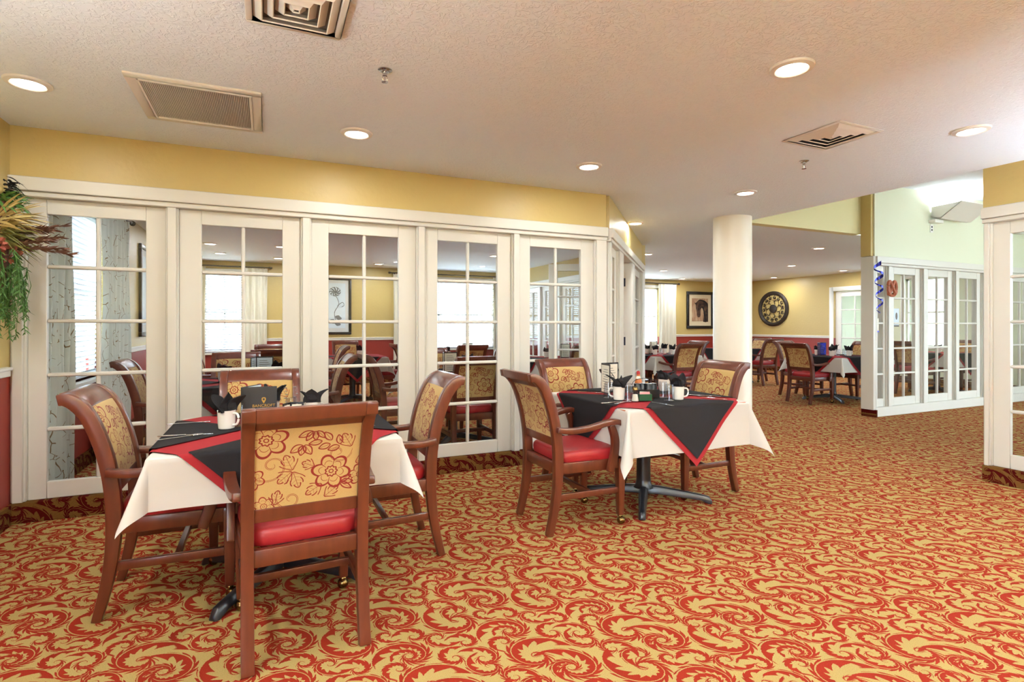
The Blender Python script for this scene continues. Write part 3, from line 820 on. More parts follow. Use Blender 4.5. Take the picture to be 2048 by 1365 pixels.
ALL4 = [('-v', 'over the near right edge'), ('-u', 'over the near left edge'), ('+v', 'over the far left edge'), ('+u', 'over the far right edge')]

T = {
 't1': (.068, 3.02, 'near left table', .215, ALL4),
 't2': (2.515, 3.23, 'near right table', .30, ALL4),
 't3': (6.35, 7.70, 'table left of the column', .24, ALL4),
 't4': (9.45, 9.05, 'table behind the column', .24, ALL4[:2]),
 't5': (8.75, 6.15, 'table left of the partition post', .24, ALL4),
 't6': (11.55, 6.05, 'table behind the right partition', .24, ALL4[:2]),
 't7': (1.85, 5.68, 'table behind the fourth glazed panel', .24, ALL4[:3]),
 't8': (-.22, 5.52, 'table behind the second glazed panel', .24, ALL4[:3]),
 't9': (1.30, 9.40, 'far table behind the third panel', .24, ALL4[:2]),
 't10': (.05, 8.0, 'middle table behind the second panel', .24, ALL4[:2]),
 't11': (4.15, 7.55, 'table behind the fifth panel', .24, ALL4[:2]),
 't12': (2.75, 8.45, 'middle table behind the fourth panel', .24, ALL4[:2]),
}
for k, (x, y, w, drop, sides) in T.items():
    table(x, y, '%s on a black cross-shaped pedestal' % w, 'square dining tables', math.radians(-2) if k == 't2' else 0)
    linen(x, y, w, drop, sides)
G1, G2, G3, G4 = 'chairs at the near left table', 'chairs at the near right table', 'chairs in the far dining room', 'chairs in the room behind the glazed wall'
A = 'floral-backed wooden armchair '
chair(.126, 2.475, '+v3.5', A + 'closest to the viewer, seen from behind', G1)
chair(-.385, 3.06, '+u', A + 'at the left edge, beside the first glazed panel', G1)
chair(.595, 3.11, '-u', A + 'on the right side of the near left table', G1)
chair(-.04, 3.50, '-v', A + 'behind the near left table, facing the viewer', G1)
chair(1.825, 3.09, '+u', A + 'on the left of the near right table', G2)
chair(2.985, 3.29, '-u', A + 'in front of the round column', G2)
chair(2.30, 3.70, '-v', A + 'between the near right table and the fifth glazed panel', G2)
for x, y, f, d, g in [
    (6.20, 7.13, '+v', 'at the near side of the %s' % T['t3'][2], G3), (5.78, 7.75, '+u', 'at the left of the %s' % T['t3'][2], G3), (6.35, 8.27, '-v', 'at the far side of the %s' % T['t3'][2], G3), (6.92, 7.75, '-u', 'at the right of the %s' % T['t3'][2], G3),
    (9.70, 8.48, '+v', 'at the near side of the %s' % T['t4'][2], G3), (10.05, 9.05, '-u', 'at the right of the %s' % T['t4'][2], G3),
    (8.185, 6.15, '+u', 'at the near left of the %s' % T['t5'][2], G3), (8.72, 6.72, '-v', 'at the far left of the %s' % T['t5'][2], G3), (9.32, 6.18, '-u', 'beside the partition end post, half hidden by it', G3),
    (10.92, 6.05, '+u', 'at the left of the %s' % T['t6'][2], G3), (11.55, 6.63, '-v', 'at the far side of the %s' % T['t6'][2], G3), (12.14, 6.05, '-u', 'at the right of the %s' % T['t6'][2], G3),
    (1.80, 5.09, '+v', 'inside, backed against the fourth glazed panel', G4), (1.27, 5.62, '+u', 'at the left of the %s' % T['t7'][2], G4), (1.85, 6.26, '-v', 'at the far side of the %s' % T['t7'][2], G4),
    (-.72, 5.42, '+u', 'beside the patterned curtain behind the first glazed panel', G4), (-.30, 6.10, '-v', 'at the far side of the %s' % T['t8'][2], G4), (.37, 5.55, '-u', 'at the right of the %s' % T['t8'][2], G4),
    (.05, 7.42, '+v', 'at the near side of the %s' % T['t10'][2], G4), (-.53, 8.0, '+u', 'at the left of the %s' % T['t10'][2], G4), (.05, 8.58, '-v', 'at the far side of the %s' % T['t10'][2], G4), (.63, 8.0, '-u', 'at the right of the %s' % T['t10'][2], G4),
    (.73, 9.40, '+u', 'at the left of the %s' % T['t9'][2], G4), (1.87, 9.40, '-u', 'at the right of the %s' % T['t9'][2], G4), (1.30, 9.98, '-v', 'at the far side of the %s' % T['t9'][2], G4),
    (2.75, 7.87, '+v', 'at the near side of the %s' % T['t12'][2], G4), (2.18, 8.45, '+u', 'at the left of the %s' % T['t12'][2], G4), (3.33, 8.45, '-u', 'at the right of the %s' % T['t12'][2], G4),
    (4.15, 6.97, '+v', 'at the near side of the %s' % T['t11'][2], G4), (4.72, 7.55, '-u', 'at the right of the %s' % T['t11'][2], G4)]:
    chair(x, y, f, A + d, g)

# ------------------------------------------------------------------ ceiling fittings
def make_downlight():
    t = thing('ceiling_downlight', '', 'ceiling lamp')
    ring = [(.072, -.012), (.078, -.016), (.100, -.010), (.104, -.002), (.104, .0)]
    obj('trim_ring', MB().lathe([(.072, .0)] + ring, 36, cap=False).mesh('trim_ring', 'vent_paint', smooth=True), t)
    obj('lens', MB().lathe([(.073, -.004), (.073, -.011), (.05, -.0135), (.002, -.0145)], 32).mesh('lens', 'lens_glow', smooth=True), t)
    return t
DL = make_downlight(); dl_used = []
def downlight(x, y, label, group, power=1., visible=True):
    if not dl_used:
        dl_used.append(1); o = DL; o.location = (x, y, CEIL); o['label'] = label; o['group'] = group
    else: o = copy_thing(DL, label, (x, y, CEIL), 0, group)
    d = bpy.data.lights.new('lamp_light', 'AREA'); d.shape = 'DISK'; d.size = .14; d.energy = LAMP_POWER * power; d.color = LAMP_COL
    l = obj('lamp_light', d, o, (0, 0, -.018))
N_, F_, I_ = 'downlights of the near room', 'downlights of the far dining room', 'downlights of the room behind the glazed wall'
for x, y, l, g in [(-1.15, 3.65, 'round downlight at the left edge, above the first glazed panel', N_), (.54, 3.71, 'round downlight right of the return grille', N_), (2.35, 3.71, 'round downlight above the table beside the angled wall', N_),
    (4.19, 3.83, 'round downlight left of the raised ceiling, near the round column', N_), (4.19, 5.54, 'round downlight close to the angled wall', N_), (2.37, 1.88, 'large round downlight upper right, before the square diffuser', N_), (4.2, 2.0, 'round downlight at the right edge near the mustard wall band', N_),
    (.54, 1.88, 'downlight just above the top of the picture', N_), (-1.15, 1.88, 'added downlight beside the viewer near the left wall', N_), (-1.15, .05, 'added downlight behind the viewer near the left wall', N_), (.54, .05, 'added downlight above the viewer', N_), (2.37, .05, 'added downlight right of the viewer', N_), (4.2, .05, 'added downlight at the near right wall', N_), (.54, -1.8, 'added downlight behind the viewer, left', N_), (2.37, -1.8, 'added downlight behind the viewer, middle', N_), (4.2, -1.8, 'added downlight behind the viewer, right', N_),  # those around and behind the viewer are added for more even light
    (11.2, 5.7, 'added downlight behind the right partition', F_),  # added to brighten the space behind the partition
    (8.3, 6.08, 'nearest round downlight right of the column in the far dining room', F_), (10.19, 8.09, 'second round downlight right of the column in the far dining room', F_), (12.2, 8.32, 'far downlight beside the partition end post', F_), (12.3, 10.3, 'smallest round downlight above the medallion', F_),
    (6.2, 7.85, 'round downlight left of the column in the far dining room', F_), (8.4, 10.05, 'small downlight left of the column before the wide window', F_), (10.35, 11.6, 'small downlight above the horse picture', F_),
    (-.82, 9.65, 'left downlight seen through the second glazed panel', I_), (-.77, 10.85, 'smaller left downlight seen through the second glazed panel', I_), (.2, 9.55, 'right downlight seen through the second glazed panel', I_), (.19, 11.2, 'smallest right downlight seen through the second glazed panel', I_),
    (2.1, 11.4, 'downlight seen through the third glazed panel', I_), (.3, 6.4, 'added downlight above the front of the inner room, left', I_), (2.4, 6.6, 'added downlight above the front of the inner room, right', I_), (3.8, 9.2, 'added downlight above the back of the inner room', I_)]:  # the three above the inner room's front and back are added for light
    downlight(x, y, l, g, {N_: 1., F_: 2.3, I_: 2.1}[g] * (3.6 if x < -1 and y < 3 else 1.))
def make_diffuser(h, drop, n, back):
    """Square ceiling diffuser: frame plus nested sloping louvre rings."""
    def ring(r0, z0, r1, z1, th=.004):
        mb = MB()
        for k in range(4):
            a = k * PI / 2; c, s = math.cos(a), math.sin(a)
            R = lambda x, y, z: (c * x - s * y, s * x + c * y, z)
            P = [R(-r0, -r0, z0), R(r0, -r0, z0), R(r1, -r1, z1), R(-r1, -r1, z1)]
            Q = [R(-r0 + th, -r0 + th, z0 + th), R(r0 - th, -r0 + th, z0 + th), R(r1 - th, -r1 + th, z1 + th), R(-r1 + th, -r1 + th, z1 + th)]
            mb.loft([P, Q])
        return mb.mesh('louvre', 'vent_paint')
    parts = []
    fr = MB(); w = h * .12
    for x0, x1, y0, y1 in ((-h, h, -h, -h + w), (-h, h, h - w, h), (-h, -h + w, -h + w, h - w), (h - w, h, -h + w, h - w)): fr.box(x0, x1, y0, y1, -drop, 0)
    parts.append(('frame', fr.mesh('frame', 'vent_paint', bevel=.003, seg=1)))
    for k in range(n):
        r = (h - w) * (1 - k / n) - .004
        parts.append(('louvre', ring(r, -.002, max(r - h * .17, .012), -drop - .012)))
    parts.append(('backing', MB().box(-h + w, h - w, -h + w, h - w, -.0015, 0).mesh('backing', back)))
    return parts
for x, y, h, drop, l in ((.105, 2.315, .185, .022, 'square louvred ceiling diffuser cut off by the top of the photo'), (3.47, 2.45, .215, .006, 'square louvred ceiling diffuser at the right between two downlights')):
    t = thing('ceiling_diffuser', l, 'ceiling vent', (x, y, CEIL), 0, 'ceiling vents')
    for n_, me in make_diffuser(h, drop, 4, 'grille_back' if drop > .01 else 'vent_dark'): obj(n_, me, t)
t = thing('return_grille', 'wide rectangular return-air grille at the upper left of the ceiling', 'ceiling vent', (-.35, 3.615, CEIL), 0, 'ceiling vents')
mb = MB(); a, b, w = .318, .335, .05
for x0, x1, y0, y1 in ((-a, a, -b, -b + w), (-a, a, b - w, b), (-a, -a + w, -b + w, b - w), (a - w, a, -b + w, b - w)): mb.box(x0, x1, y0, y1, -.012, 0)
for x0, x1, y0, y1 in ((-a + w, a - w, -b + w, -b + w + .012), (-a + w, a - w, b - w - .012, b - w), (-a + w, -a + w + .012, -b + w, b - w), (a - w - .012, a - w, -b + w, b - w)): mb.box(x0, x1, y0, y1, -.018, 0)
obj('frame', mb.mesh('frame', 'vent_paint', bevel=.002, seg=1), t)
mb = MB()
k = -a + w + .014
while k < a - w - .016:
    mb.box(k, k + .0055, -b + w + .012, b - w - .012, -.009, -.002); k += .0092
o = obj('slats', mb.mesh('slats', 'grille_slat'), t); o['kind'] = 'stuff'; o['label'] = 'fine grey-beige grille slats'
obj('backing', MB().box(-a + w, a - w, -b + w, b - w, -.0015, 0).mesh('backing', 'grille_back'), t)
def sprinkler(x, y, l):
    t = thing('fire_sprinkler', l, 'sprinkler', (x, y, CEIL), 0, 'fire sprinklers')
    obj('escutcheon', MB().lathe([(.036, 0), (.036, -.004), (.022, -.012), (.012, -.012), (.012, -.004)], 20).mesh('escutcheon', 'steel', smooth=True), t)
    mb = MB().lathe([(.011, -.004), (.011, -.03), (.006, -.034), (.004, -.05), (.003, -.058)], 12)
    for s in (-1, 1): mb.tube([(s * .010, 0, -.03), (s * .013, 0, -.045), (s * .004, 0, -.06)], .0025, 6)
    obj('body', mb.mesh('body', 'steel', smooth=True), t)
    obj('deflector', MB().lathe([(.003, -.058), (.017, -.06), (.017, -.062), (.003, -.063)], 16).mesh('deflector', 'steel'), t)
sprinkler(.536, 2.737, 'steel fire sprinkler between the return grille and the top of the photo')
sprinkler(3.805, 2.911, 'steel fire sprinkler beside the right ceiling diffuser')

# ------------------------------------------------------------------ hallway uplight, outlet
def uplight(fr, x, y, z, label, power):
    t = fr.thing('wall_uplight', label, 'wall lamp', x, y, z, group='wall uplights')
    L = .78
    def shell(poly, name, mat, x0=0, x1=L):
        obj(name, MB().prism(poly, x0, x1, 'x').mesh(name, mat, bevel=.003, seg=1), t)
    shell([(-.02, .05), (-.02, -.02), (-.06, -.06), (-.13, -.07), (-.135, -.058), (-.065, -.045), (-.032, -.012), (-.032, .05)], 'channel', 'bright_paint')
    shell([(-.13, -.07), (-.40, .13), (-.39, .14), (-.125, -.057)], 'reflector', 'vent_paint')
    for xx in (0, L - .006): obj('end_plate', MB().prism([(-.01, .12), (-.01, -.02), (-.06, -.06), (-.13, -.07), (-.40, .13)], xx, xx + .006, 'x').mesh('end_plate', 'bright_paint'), t)
    obj('bracket', MB().box(-.05, .16, -.09, .0, -.12, -.075).mesh('bracket', 'bright_paint', bevel=.004), t)
    obj('lamp_tube', MB().tube([(.05, -.09, -.02), (L - .05, -.09, -.02)], .013, 10).mesh('lamp_tube', 'lens_glow', smooth=True), t)
    d = bpy.data.lights.new('lamp_light', 'AREA'); d.shape = 'RECTANGLE'; d.size = L - .12; d.size_y = .10; d.energy = power; d.color = (.86, 1.0, 1.18)
    l = obj('lamp_light', d, t, (L / 2, -.14, .02)); l.rotation_euler = (PI - .25, 0, 0)
uplight(FC, 8.95 - 7.65, -.03, 2.90, 'white wedge-shaped uplight on the pale wall above the right partition', 26.)
uplight(FC, 11.3 - 7.65, -.03, 2.90, 'added second wedge-shaped uplight further along the hallway wall', 26.)  # added further along, only to light the hallway
UP = 48.  # unseen uplights on three walls, added to brighten the ceiling
for k, v in enumerate((.35, 1.25)): uplight(FL, v + 4.15, 0, 1.30, 'added wedge-shaped uplight on the left wall beside the viewer, %s' % ['rear', 'front'][k], UP * .26)
for k, v in enumerate((.9, -.4, -1.7)): uplight(FD, 2.46 - v, -.05, 1.45, 'added wedge-shaped uplight on the right wall beside the viewer, %s' % ['front', 'middle', 'rear'][k], UP * 1.25)
for k, u in enumerate((5.2, 3.4, 1.6, -.2)): uplight(FR, 13.05 - u, 0, 1.30, 'added wedge-shaped uplight on the rear wall, %s from the right' % ['first', 'second', 'third', 'fourth'][k], UP * 3.4)
t = FC.thing('wall_outlet', 'small white outlet plate below the wall uplight', 'outlet', 8.97 - 7.65, -.032, 2.705)
obj('plate', MB().box(-.035, .035, -.006, .002, -.06, .06).mesh('plate', 'bright_paint', bevel=.002), t)
for z in (-.022, .022): obj('socket', MB().box(-.014, .014, -.008, -.005, z - .014, z + .014).mesh('socket', 'vent_dark'), t)

# ------------------------------------------------------------------ curtains, rods, blinds
def curtain(fr, x0, x1, z0, z1, mat, label, folds, y=-.11, amp=.035, group='curtains'):
    mb = MB(); uvs = []; nx = folds * 8; nz = 10
    rnd = random.Random(int(x0 * 97) + folds)
    ph = rnd.random() * 6
    for j in range(nz + 1):
        v = j / nz
        for i in range(nx + 1):
            u = i / nx
            pinch = 1 - .12 * math.sin(PI * (1 - v)) * .5
            xx = (x0 + x1) / 2 + (u - .5) * (x1 - x0) * pinch
            a = amp * (.55 + .45 * (1 - v))
            yy = y + a * math.sin(2 * PI * folds * u + ph + .35 * math.sin(5 * u)) + .01 * math.sin(7 * v + u * 9)
            mb.v.append((xx, yy, z0 + (z1 - z0) * v)); uvs.append((u * (x1 - x0) * 1.7, v * (z1 - z0)))
    for j in range(nz):
        for i in range(nx):
            k = j * (nx + 1) + i; mb.f.append((k, k + 1, k + nx + 2, k + nx + 1)); mb.m.append(0)
    me = mb.mesh('curtain', mat, smooth=True); ul = me.uv_layers.new(name='UVMap')
    for lp in me.loops: ul.data[lp.index].uv = uvs[lp.vertex_index]
    o = fr.put('curtain', me); tag(o, label, 'curtain', group)
def rod(fr, x0, x1, z, label, y=-.11):
    t = fr.thing('curtain_rod', label, 'curtain rod', 0, y, z, group='curtain rods')
    obj('rod', MB().tube([(x0, 0, 0), (x1, 0, 0)], .014, 10).mesh('rod', 'frame_bronze', smooth=True), t)
    for x, s in ((x0, -1), (x1, 1)):
        obj('finial', MB().tube([(x, 0, 0), (x + s * .01, 0, 0), (x + s * .02, 0, 0), (x + s * .045, 0, 0), (x + s * .07, 0, 0)], [.014, .026, .018, .030, .006], 10).mesh('finial', 'frame_bronze', smooth=True), t)
        obj('bracket', MB().box(x - s * .08 - .008, x - s * .08 + .008, -.01, -y, -.03, .01).mesh('bracket', 'frame_bronze'), t)
def blind(fr, x0, x1, z0, z1, label, pitch, single, tilt=22):
    t = fr.thing('window_blind', label, 'blind', (x0 + x1) / 2, .03, 0, group='window blinds')
    w = x1 - x0
    obj('head_rail', MB().box(-w / 2, w / 2, -.03, .03, z1 - .05, z1).mesh('head_rail', 'blind_slat', bevel=.004), t)
    obj('bottom_rail', MB().box(-w / 2, w / 2, -.025, .025, z0, z0 + .018).mesh('bottom_rail', 'blind_slat', bevel=.004), t)
    M = Matrix.Rotation(math.radians(tilt), 4, 'X')
    if single:
        me = MB().box(-w / 2 + .005, w / 2 - .005, -.024, .024, -.0015, .0015, 0, M).mesh('slat', 'blind_slat')
        z = z0 + .04
        while z < z1 - .06: obj('slat', me, t, (0, 0, z)); z += pitch
    else:
        mb = MB(); z = z0 + .04
        while z < z1 - .06: mb.box(-w / 2 + .005, w / 2 - .005, -.024, .024, -.0015, .0015, 0, Matrix.Translation((0, 0, z)) @ M); z += pitch
        o = obj('slats', mb.mesh('slats', 'blind_slat'), t); o['kind'] = 'stuff'
    for x in (-w * .36, w * .36): obj('cord', MB().tube([(x, -.026, z0 + .01), (x, -.026, z1 - .02)], .0015, 5).mesh('cord', 'blind_slat'), t)
LV = lambda v: v + 4.15
blind(FL, LV(5.36), LV(6.64), .80, 2.29, 'white slatted blind between the patterned curtains', .046, True, -42)
curtain(FL, LV(4.68), LV(5.30), .03, 2.40, 'branch_curtain', 'branch-print curtain at the left inside the first glazed panel', 6)
curtain(FL, LV(6.12), LV(7.20), .03, 2.40, 'branch_curtain', 'branch-print curtain at the right inside the first glazed panel', 8)
rod(FL, LV(4.75), LV(7.3), 2.42, 'dark curtain rod above the patterned curtains')
KU = lambda u: u + 1.6
blind(FK, KU(W1[0] + .01), KU(W1[1] - .01), .74, 2.31, 'white slatted blind seen through the second glazed panel', .05, False, -38)
blind(FK, KU(W2[0] + .01), KU(W2[1] - .01), .74, 2.31, 'white slatted blind seen through the fourth glazed panel', .05, False, -12)
for a, b, l in ((-1.42, -1.10, 'cream curtain left of the blind behind the second glazed panel'), (-.46, .0, 'cream curtain right of the blind behind the second glazed panel'), (2.55, 2.95, 'cream curtain at the right edge of the third glazed panel'), (4.95, 5.3, 'cream curtain at the right of the wide inner window'), (7.6, 8.0, 'cream curtain hidden behind the angled wall end'), (9.95, 10.58, 'bright cream curtain left of the horse picture')):
    curtain(FK, KU(a), KU(b), .05, 2.42, 'cream_curtain', l, max(3, int((b - a) * 9)))
rod(FK, KU(-1.40), KU(.02), 2.44, 'dark curtain rod seen through the second glazed panel')
rod(FK, KU(2.5), KU(5.28), 2.44, 'dark curtain rod seen through the third and fourth glazed panels')
rod(FK, KU(7.6), KU(10.62), 2.44, 'dark curtain rod left of the horse picture')

# ------------------------------------------------------------------ pictures and medallion
def picture(fr, x0, x1, z0, z1, fw, label, matname, inset, printmat):
    t = fr.thing('framed_picture', label, 'picture', (x0 + x1) / 2, -.001, (z0 + z1) / 2)
    w, h = (x1 - x0) / 2, (z1 - z0) / 2
    for a in ((-w, w, h - fw, h), (-w, w, -h, -h + fw)): obj('frame_rail', MB().box(a[0], a[1], -.035, 0, a[2], a[3]).mesh('frame_rail', 'frame_black', bevel=.006), t)
    for a in ((-w, -w + fw), (w - fw, w)): obj('frame_stile', MB().box(a[0], a[1], -.034, 0, -h + fw, h - fw).mesh('frame_stile', 'frame_black', bevel=.006), t)
    obj('mat_board', MB().box(-w + fw, w - fw, -.012, -.002, -h + fw, h - fw).mesh('mat_board', matname), t)
    pr = obj('print', MB().box(-w + fw + inset, w - fw - inset, -.0145, -.012, -h + fw + inset * 1.2, h - fw - inset).mesh('print', printmat), t)
    return t, pr, w - fw - inset, h - fw - inset
t, pr, hw, hh = picture(FK, KU(11.02), KU(12.03), 1.17, 2.25, .085, 'framed horse portrait left of the round column', 'mat_board', .11, 'painting_ground')
def flat(pts, mat, name, parent, lift, sx=hw, sz=hh):
    obj(name, MB().prism([(a * sx, b * sz) for a, b in pts], -.0145 - lift, -.0140, 'y').mesh(name, mat), parent)
body = catmull([(.98, .50), (.75, .70), (.40, .82), (.05, .86), (-.25, .80), (-.42, .68), (-.58, .60), (-.62, .66), (-.66, .58), (-.55, .46), (-.52, .20), (-.44, -.05), (-.38, -.30), (-.34, -.52), (-.22, -.60), (-.05, -.58), (.04, -.42), (.05, -.15), (.10, .10), (.22, .20), (.36, .02), (.44, -.30), (.42, -.65), (.40, -.98), (.98, -.98)], 3)
flat(body, 'horse_brown', 'horse_figure', pr, .0012)
flat(catmull([(.95, .58), (.60, .80), (.10, .90), (-.25, .84), (-.05, .80), (.30, .74), (.70, .55), (.95, .40)], 3), 'horse_dark', 'mane', pr, .002)
flat(catmull([(-.42, .38), (-.36, .40), (-.33, .10), (-.32, -.20), (-.35, -.22), (-.40, .05)], 3), 'horse_light', 'blaze', pr, .002)
flat(catmull([(.10, .10), (.22, .20), (.40, .00), (.50, -.40), (.62, -.95), (.75, -.95), (.60, -.2), (.40, .25), (.20, .35)], 3), 'horse_dark', 'neck_shadow', pr, .0022)
flat([(-.14, .30), (-.06, .36), (-.04, .28), (-.10, .25)], 'horse_dark', 'eye', pr, .0024)
t, pr, pw, ph = picture(FK, KU(1.02), KU(1.66), 1.07, 2.30, .055, 'black-framed flower print seen through the third glazed panel', 'mat_white', .07, 'pale_paper')
mb = MB()
for k in range(9):
    a = 2 * PI * k / 9
    mb.tube([(-.02, -.018, .30), (-.02 + .06 * math.cos(a), -.018, .30 + .045 * math.sin(a)), (-.02 + .11 * math.cos(a + .25), -.018, .31 + .09 * math.sin(a + .25)), (-.02 + .12 * math.cos(a + .7), -.018, .31 + .10 * math.sin(a + .7))], [.004, .012, .012, .004], 5)
obj('flower_head', mb.mesh('flower_head', 'ink_grey', smooth=True), pr)
obj('stem', MB().tube(catmull([(-.02, -.016, .26), (.06, -.016, .05), (-.03, -.016, -.15), (.02, -.016, -.40)], 5), .006, 5).tube(catmull([(.03, -.016, 0), (.13, -.016, .08), (.17, -.016, .02), (.12, -.016, -.02)], 5), .006, 5).mesh('stem', 'ink_grey', smooth=True), pr)
mb = MB()
for x, z, r in ((.05, -.25, .05), (-.05, -.33, .06), (.0, -.38, .05), (.09, -.36, .04)): mb.lathe([(r, -.001), (r * .8, .002), (.002, .003)], 10)
for q, (x, z) in enumerate(((.05, -.25), (-.06, -.33), (.03, -.38))):
    obj('leaf', MB().prism([(x + .06 * math.cos(a) * (1 - .4 * math.sin(a * 2)), z + .05 * math.sin(a)) for a in [2 * PI * i / 14 for i in range(14)]], -.017, -.0145, 'y').mesh('leaf', 'ink_grey'), pr)
picture(FL, LV(8.25), LV(8.95), 1.12, 2.32, .06, 'black-framed picture edge on the left wall inside the first glazed panel', 'mat_white', .08, 'pale_paper')

t = FH.thing('wall_medallion', 'round dark iron medallion with scroll cut-outs on the far right wall', 'wall decoration', 12.35 - 10.81, -.005, 1.73)
def ringmesh(r0, r1, d, n=64, name='rim', mat='frame_bronze'):
    rings = []
    for k in range(n + 1):
        a = 2 * PI * k / n; c, s = math.cos(a), math.sin(a); rm = (r0 + r1) / 2
        rings.append([(r * c, y, r * s) for r, y in ((r0, 0), (r0, -d * .6), (rm, -d), (r1, -d * .6), (r1, 0))])
    return MB().loft(rings, True, False).mesh(name, mat, smooth=True)
obj('outer_rim', ringmesh(.395, .49, .05), t)
obj('inner_ring', ringmesh(.385, .397, .03), t)
obj('centre_disc', MB().loft([[(r * math.cos(2 * PI * k / 32), y, r * math.sin(2 * PI * k / 32)) for k in range(32)] for r, y in ((.118, -.005), (.118, -.03), (.09, -.038))]).mesh('centre_disc', 'frame_bronze', smooth=True), t)
def cscroll(r, a, size, turn):
    pts = []
    for k in range(11):
        q = -2.2 + 4.4 * k / 10
        x, z = size * math.cos(q), size * math.sin(q)
        b = a + turn
        pts.append((r * math.cos(a) + x * math.cos(b) - z * math.sin(b), -.015, r * math.sin(a) + x * math.sin(b) + z * math.cos(b)))
    return pts
for k in range(14):
    a = 2 * PI * k / 14 + .1
    obj('outer_scroll', MB().tube(cscroll(.325, a, .036, PI), [.006, .011, .014, .016, .017, .018, .017, .016, .014, .011, .006], 6).tube([(.33 * math.cos(a), -.015, .33 * math.sin(a)), (.39 * math.cos(a), -.015, .39 * math.sin(a))], .008, 5).mesh('outer_scroll', 'frame_bronze', smooth=True), t)
for k in range(7):
    a = 2 * PI * k / 7 + .3
    obj('inner_scroll', MB().tube(cscroll(.205, a, .040, 1.2), [.004, .008, .010, .012, .013, .013, .012, .010, .008, .006, .004], 6).tube(catmull([(.12 * math.cos(a), -.012, .12 * math.sin(a)), (.22 * math.cos(a + .3), -.012, .22 * math.sin(a + .3)), (.27 * math.cos(a + .7), -.012, .27 * math.sin(a + .7)), (.29 * math.cos(a + 1.1), -.012, .29 * math.sin(a + 1.1))], 3), .005, 5).mesh('inner_scroll', 'frame_bronze', smooth=True), t)

# ------------------------------------------------------------------ party decorations on the partition
mb = MB(); N = 90
for k in range(N):
    pass
top, bot = Vector((7.59, 4.68, 2.11)), Vector((7.62, 4.68, 1.44))
v0 = []
for k in range(N + 1):
    f = k / N; a = f * 2 * PI * 3.6; r = .058 - .02 * f; w = .012 + .010 * (1 - f)
    c = top.lerp(bot, f) + Vector((r * math.cos(a), r * math.sin(a), 0))
    mb.v += [tuple(c + Vector((0, 0, w * (1.2 + .8 * math.cos(a))))), tuple(c - Vector((0, 0, w * .6)))]
for k in range(N): mb.f.append((2 * k, 2 * k + 1, 2 * k + 3, 2 * k + 2)); mb.m.append(0)
o = obj('hanging_swirl', None, None, (0, 0, 0)); tag(o, 'shiny blue foil spiral hanging at the partition end post', 'decoration')
obj('foil_ribbon', mb.mesh('foil_ribbon', 'foil_blue', smooth=True), o)
obj('hanging_thread', MB().tube([(7.66, 4.725, 2.16), (7.59, 4.68, 2.11)], .0015, 4).mesh('hanging_thread', 'blind_slat'), o)
pz = catmull([(.02, .0, -.085), (.07, -.01, -.02), (.085, 0, .05), (.05, 0, .095), (.015, .0, .05), (-.01, .01, -.02), (-.05, .014, -.085), (-.075, .0, -.07), (-.085, 0, -.02), (-.09, 0, .05), (-.055, 0, .095), (-.018, 0, .05), (.01, -.012, -.02), (.055, -.012, -.09)], 5)
rr = [.017 + .006 * math.sin(PI * k / (len(pz) - 1)) for k in range(len(pz))]
arc = catmull([(.085, 0, .02), (.09, 0, -.04), (.05, 0, -.095), (0, 0, -.105), (-.05, 0, -.095), (-.09, 0, -.04), (-.085, 0, .02)], 4)
o = obj('paper_pretzel', MB().tube(pz, rr, 8).tube(arc, .019, 8).mesh('paper_pretzel', 'pretzel', smooth=True), None, (7.965, 4.725, 1.79)); tag(o, 'brown pretzel-shaped decoration on a partition post', 'decoration')
def card(x, z, w, h, label, colour, mark):
    t = FC.thing('notice_card', label, 'notice', x - 7.65, .016, z)
    obj('card', MB().box(-w / 2, w / 2, -.003, -.001, -h / 2, h / 2).mesh('card', colour), t)
    obj('printed_mark', MB().prism([(.2 * w * math.cos(a), .08 * h + .2 * h * math.sin(a)) for a in [2 * PI * i / 12 for i in range(12)]], -.004, -.003, 'y').mesh('printed_mark', mark), t)
    obj('printed_band', MB().box(-w / 2, w / 2, -.004, -.003, -h / 2, -h / 2 + .09 * h).mesh('printed_band', mark), t)
card(7.75, 1.27, .12, .19, 'small notice card on the narrow partition panel', 'paper', 'foil_blue')
card(8.21, 1.38, .12, .26, 'pale blue notice sheet on the second partition panel', 'pale_paper', 'print_grey')

# ------------------------------------------------------------------ floral arrangement on the left wall
rnd = random.Random(11)
FW = thing('floral_arrangement', 'hanging dried floral arrangement with trailing greenery at the left edge', 'floral arrangement', (-1.48, 4.16, 1.72))
def blade(mb, base, d, L, w, droop=.0, n=5):
    d = Vector(d).normalized(); side = d.cross(Vector((rnd.uniform(-1, 1), rnd.uniform(-1, 1), rnd.uniform(-1, 1)))).normalized()
    b = len(mb.v)
    for i in range(n + 1):
        f = i / n; p = Vector(base) + d * L * f + Vector((0, 0, -droop * f * f)); ww = w * math.sin(PI * (.08 + .92 * f) ** .7) + .0006
        mb.v += [tuple(p + side * ww), tuple(p - side * ww)]
    for i in range(n): mb.f.append((b + 2 * i, b + 2 * i + 1, b + 2 * i + 3, b + 2 * i + 2)); mb.m.append(0)
def spray(name, mat, n, spread, L, w, base=(0, 0, 0), up=(.8, 0, .3), droop=.05):
    mb = MB()
    for _ in range(n):
        d = Vector(up) + Vector((rnd.uniform(-.2, 1) * spread, rnd.uniform(-1, 1) * spread, rnd.uniform(-1, 1) * spread))
        blade(mb, (base[0] + rnd.uniform(0, .04), base[1] + rnd.uniform(-.05, .05), base[2] + rnd.uniform(-.05, .05)), d, L * rnd.uniform(.6, 1.15), w * rnd.uniform(.7, 1.3), droop)
    return obj(name, mb.mesh(name, mat, smooth=True), FW)
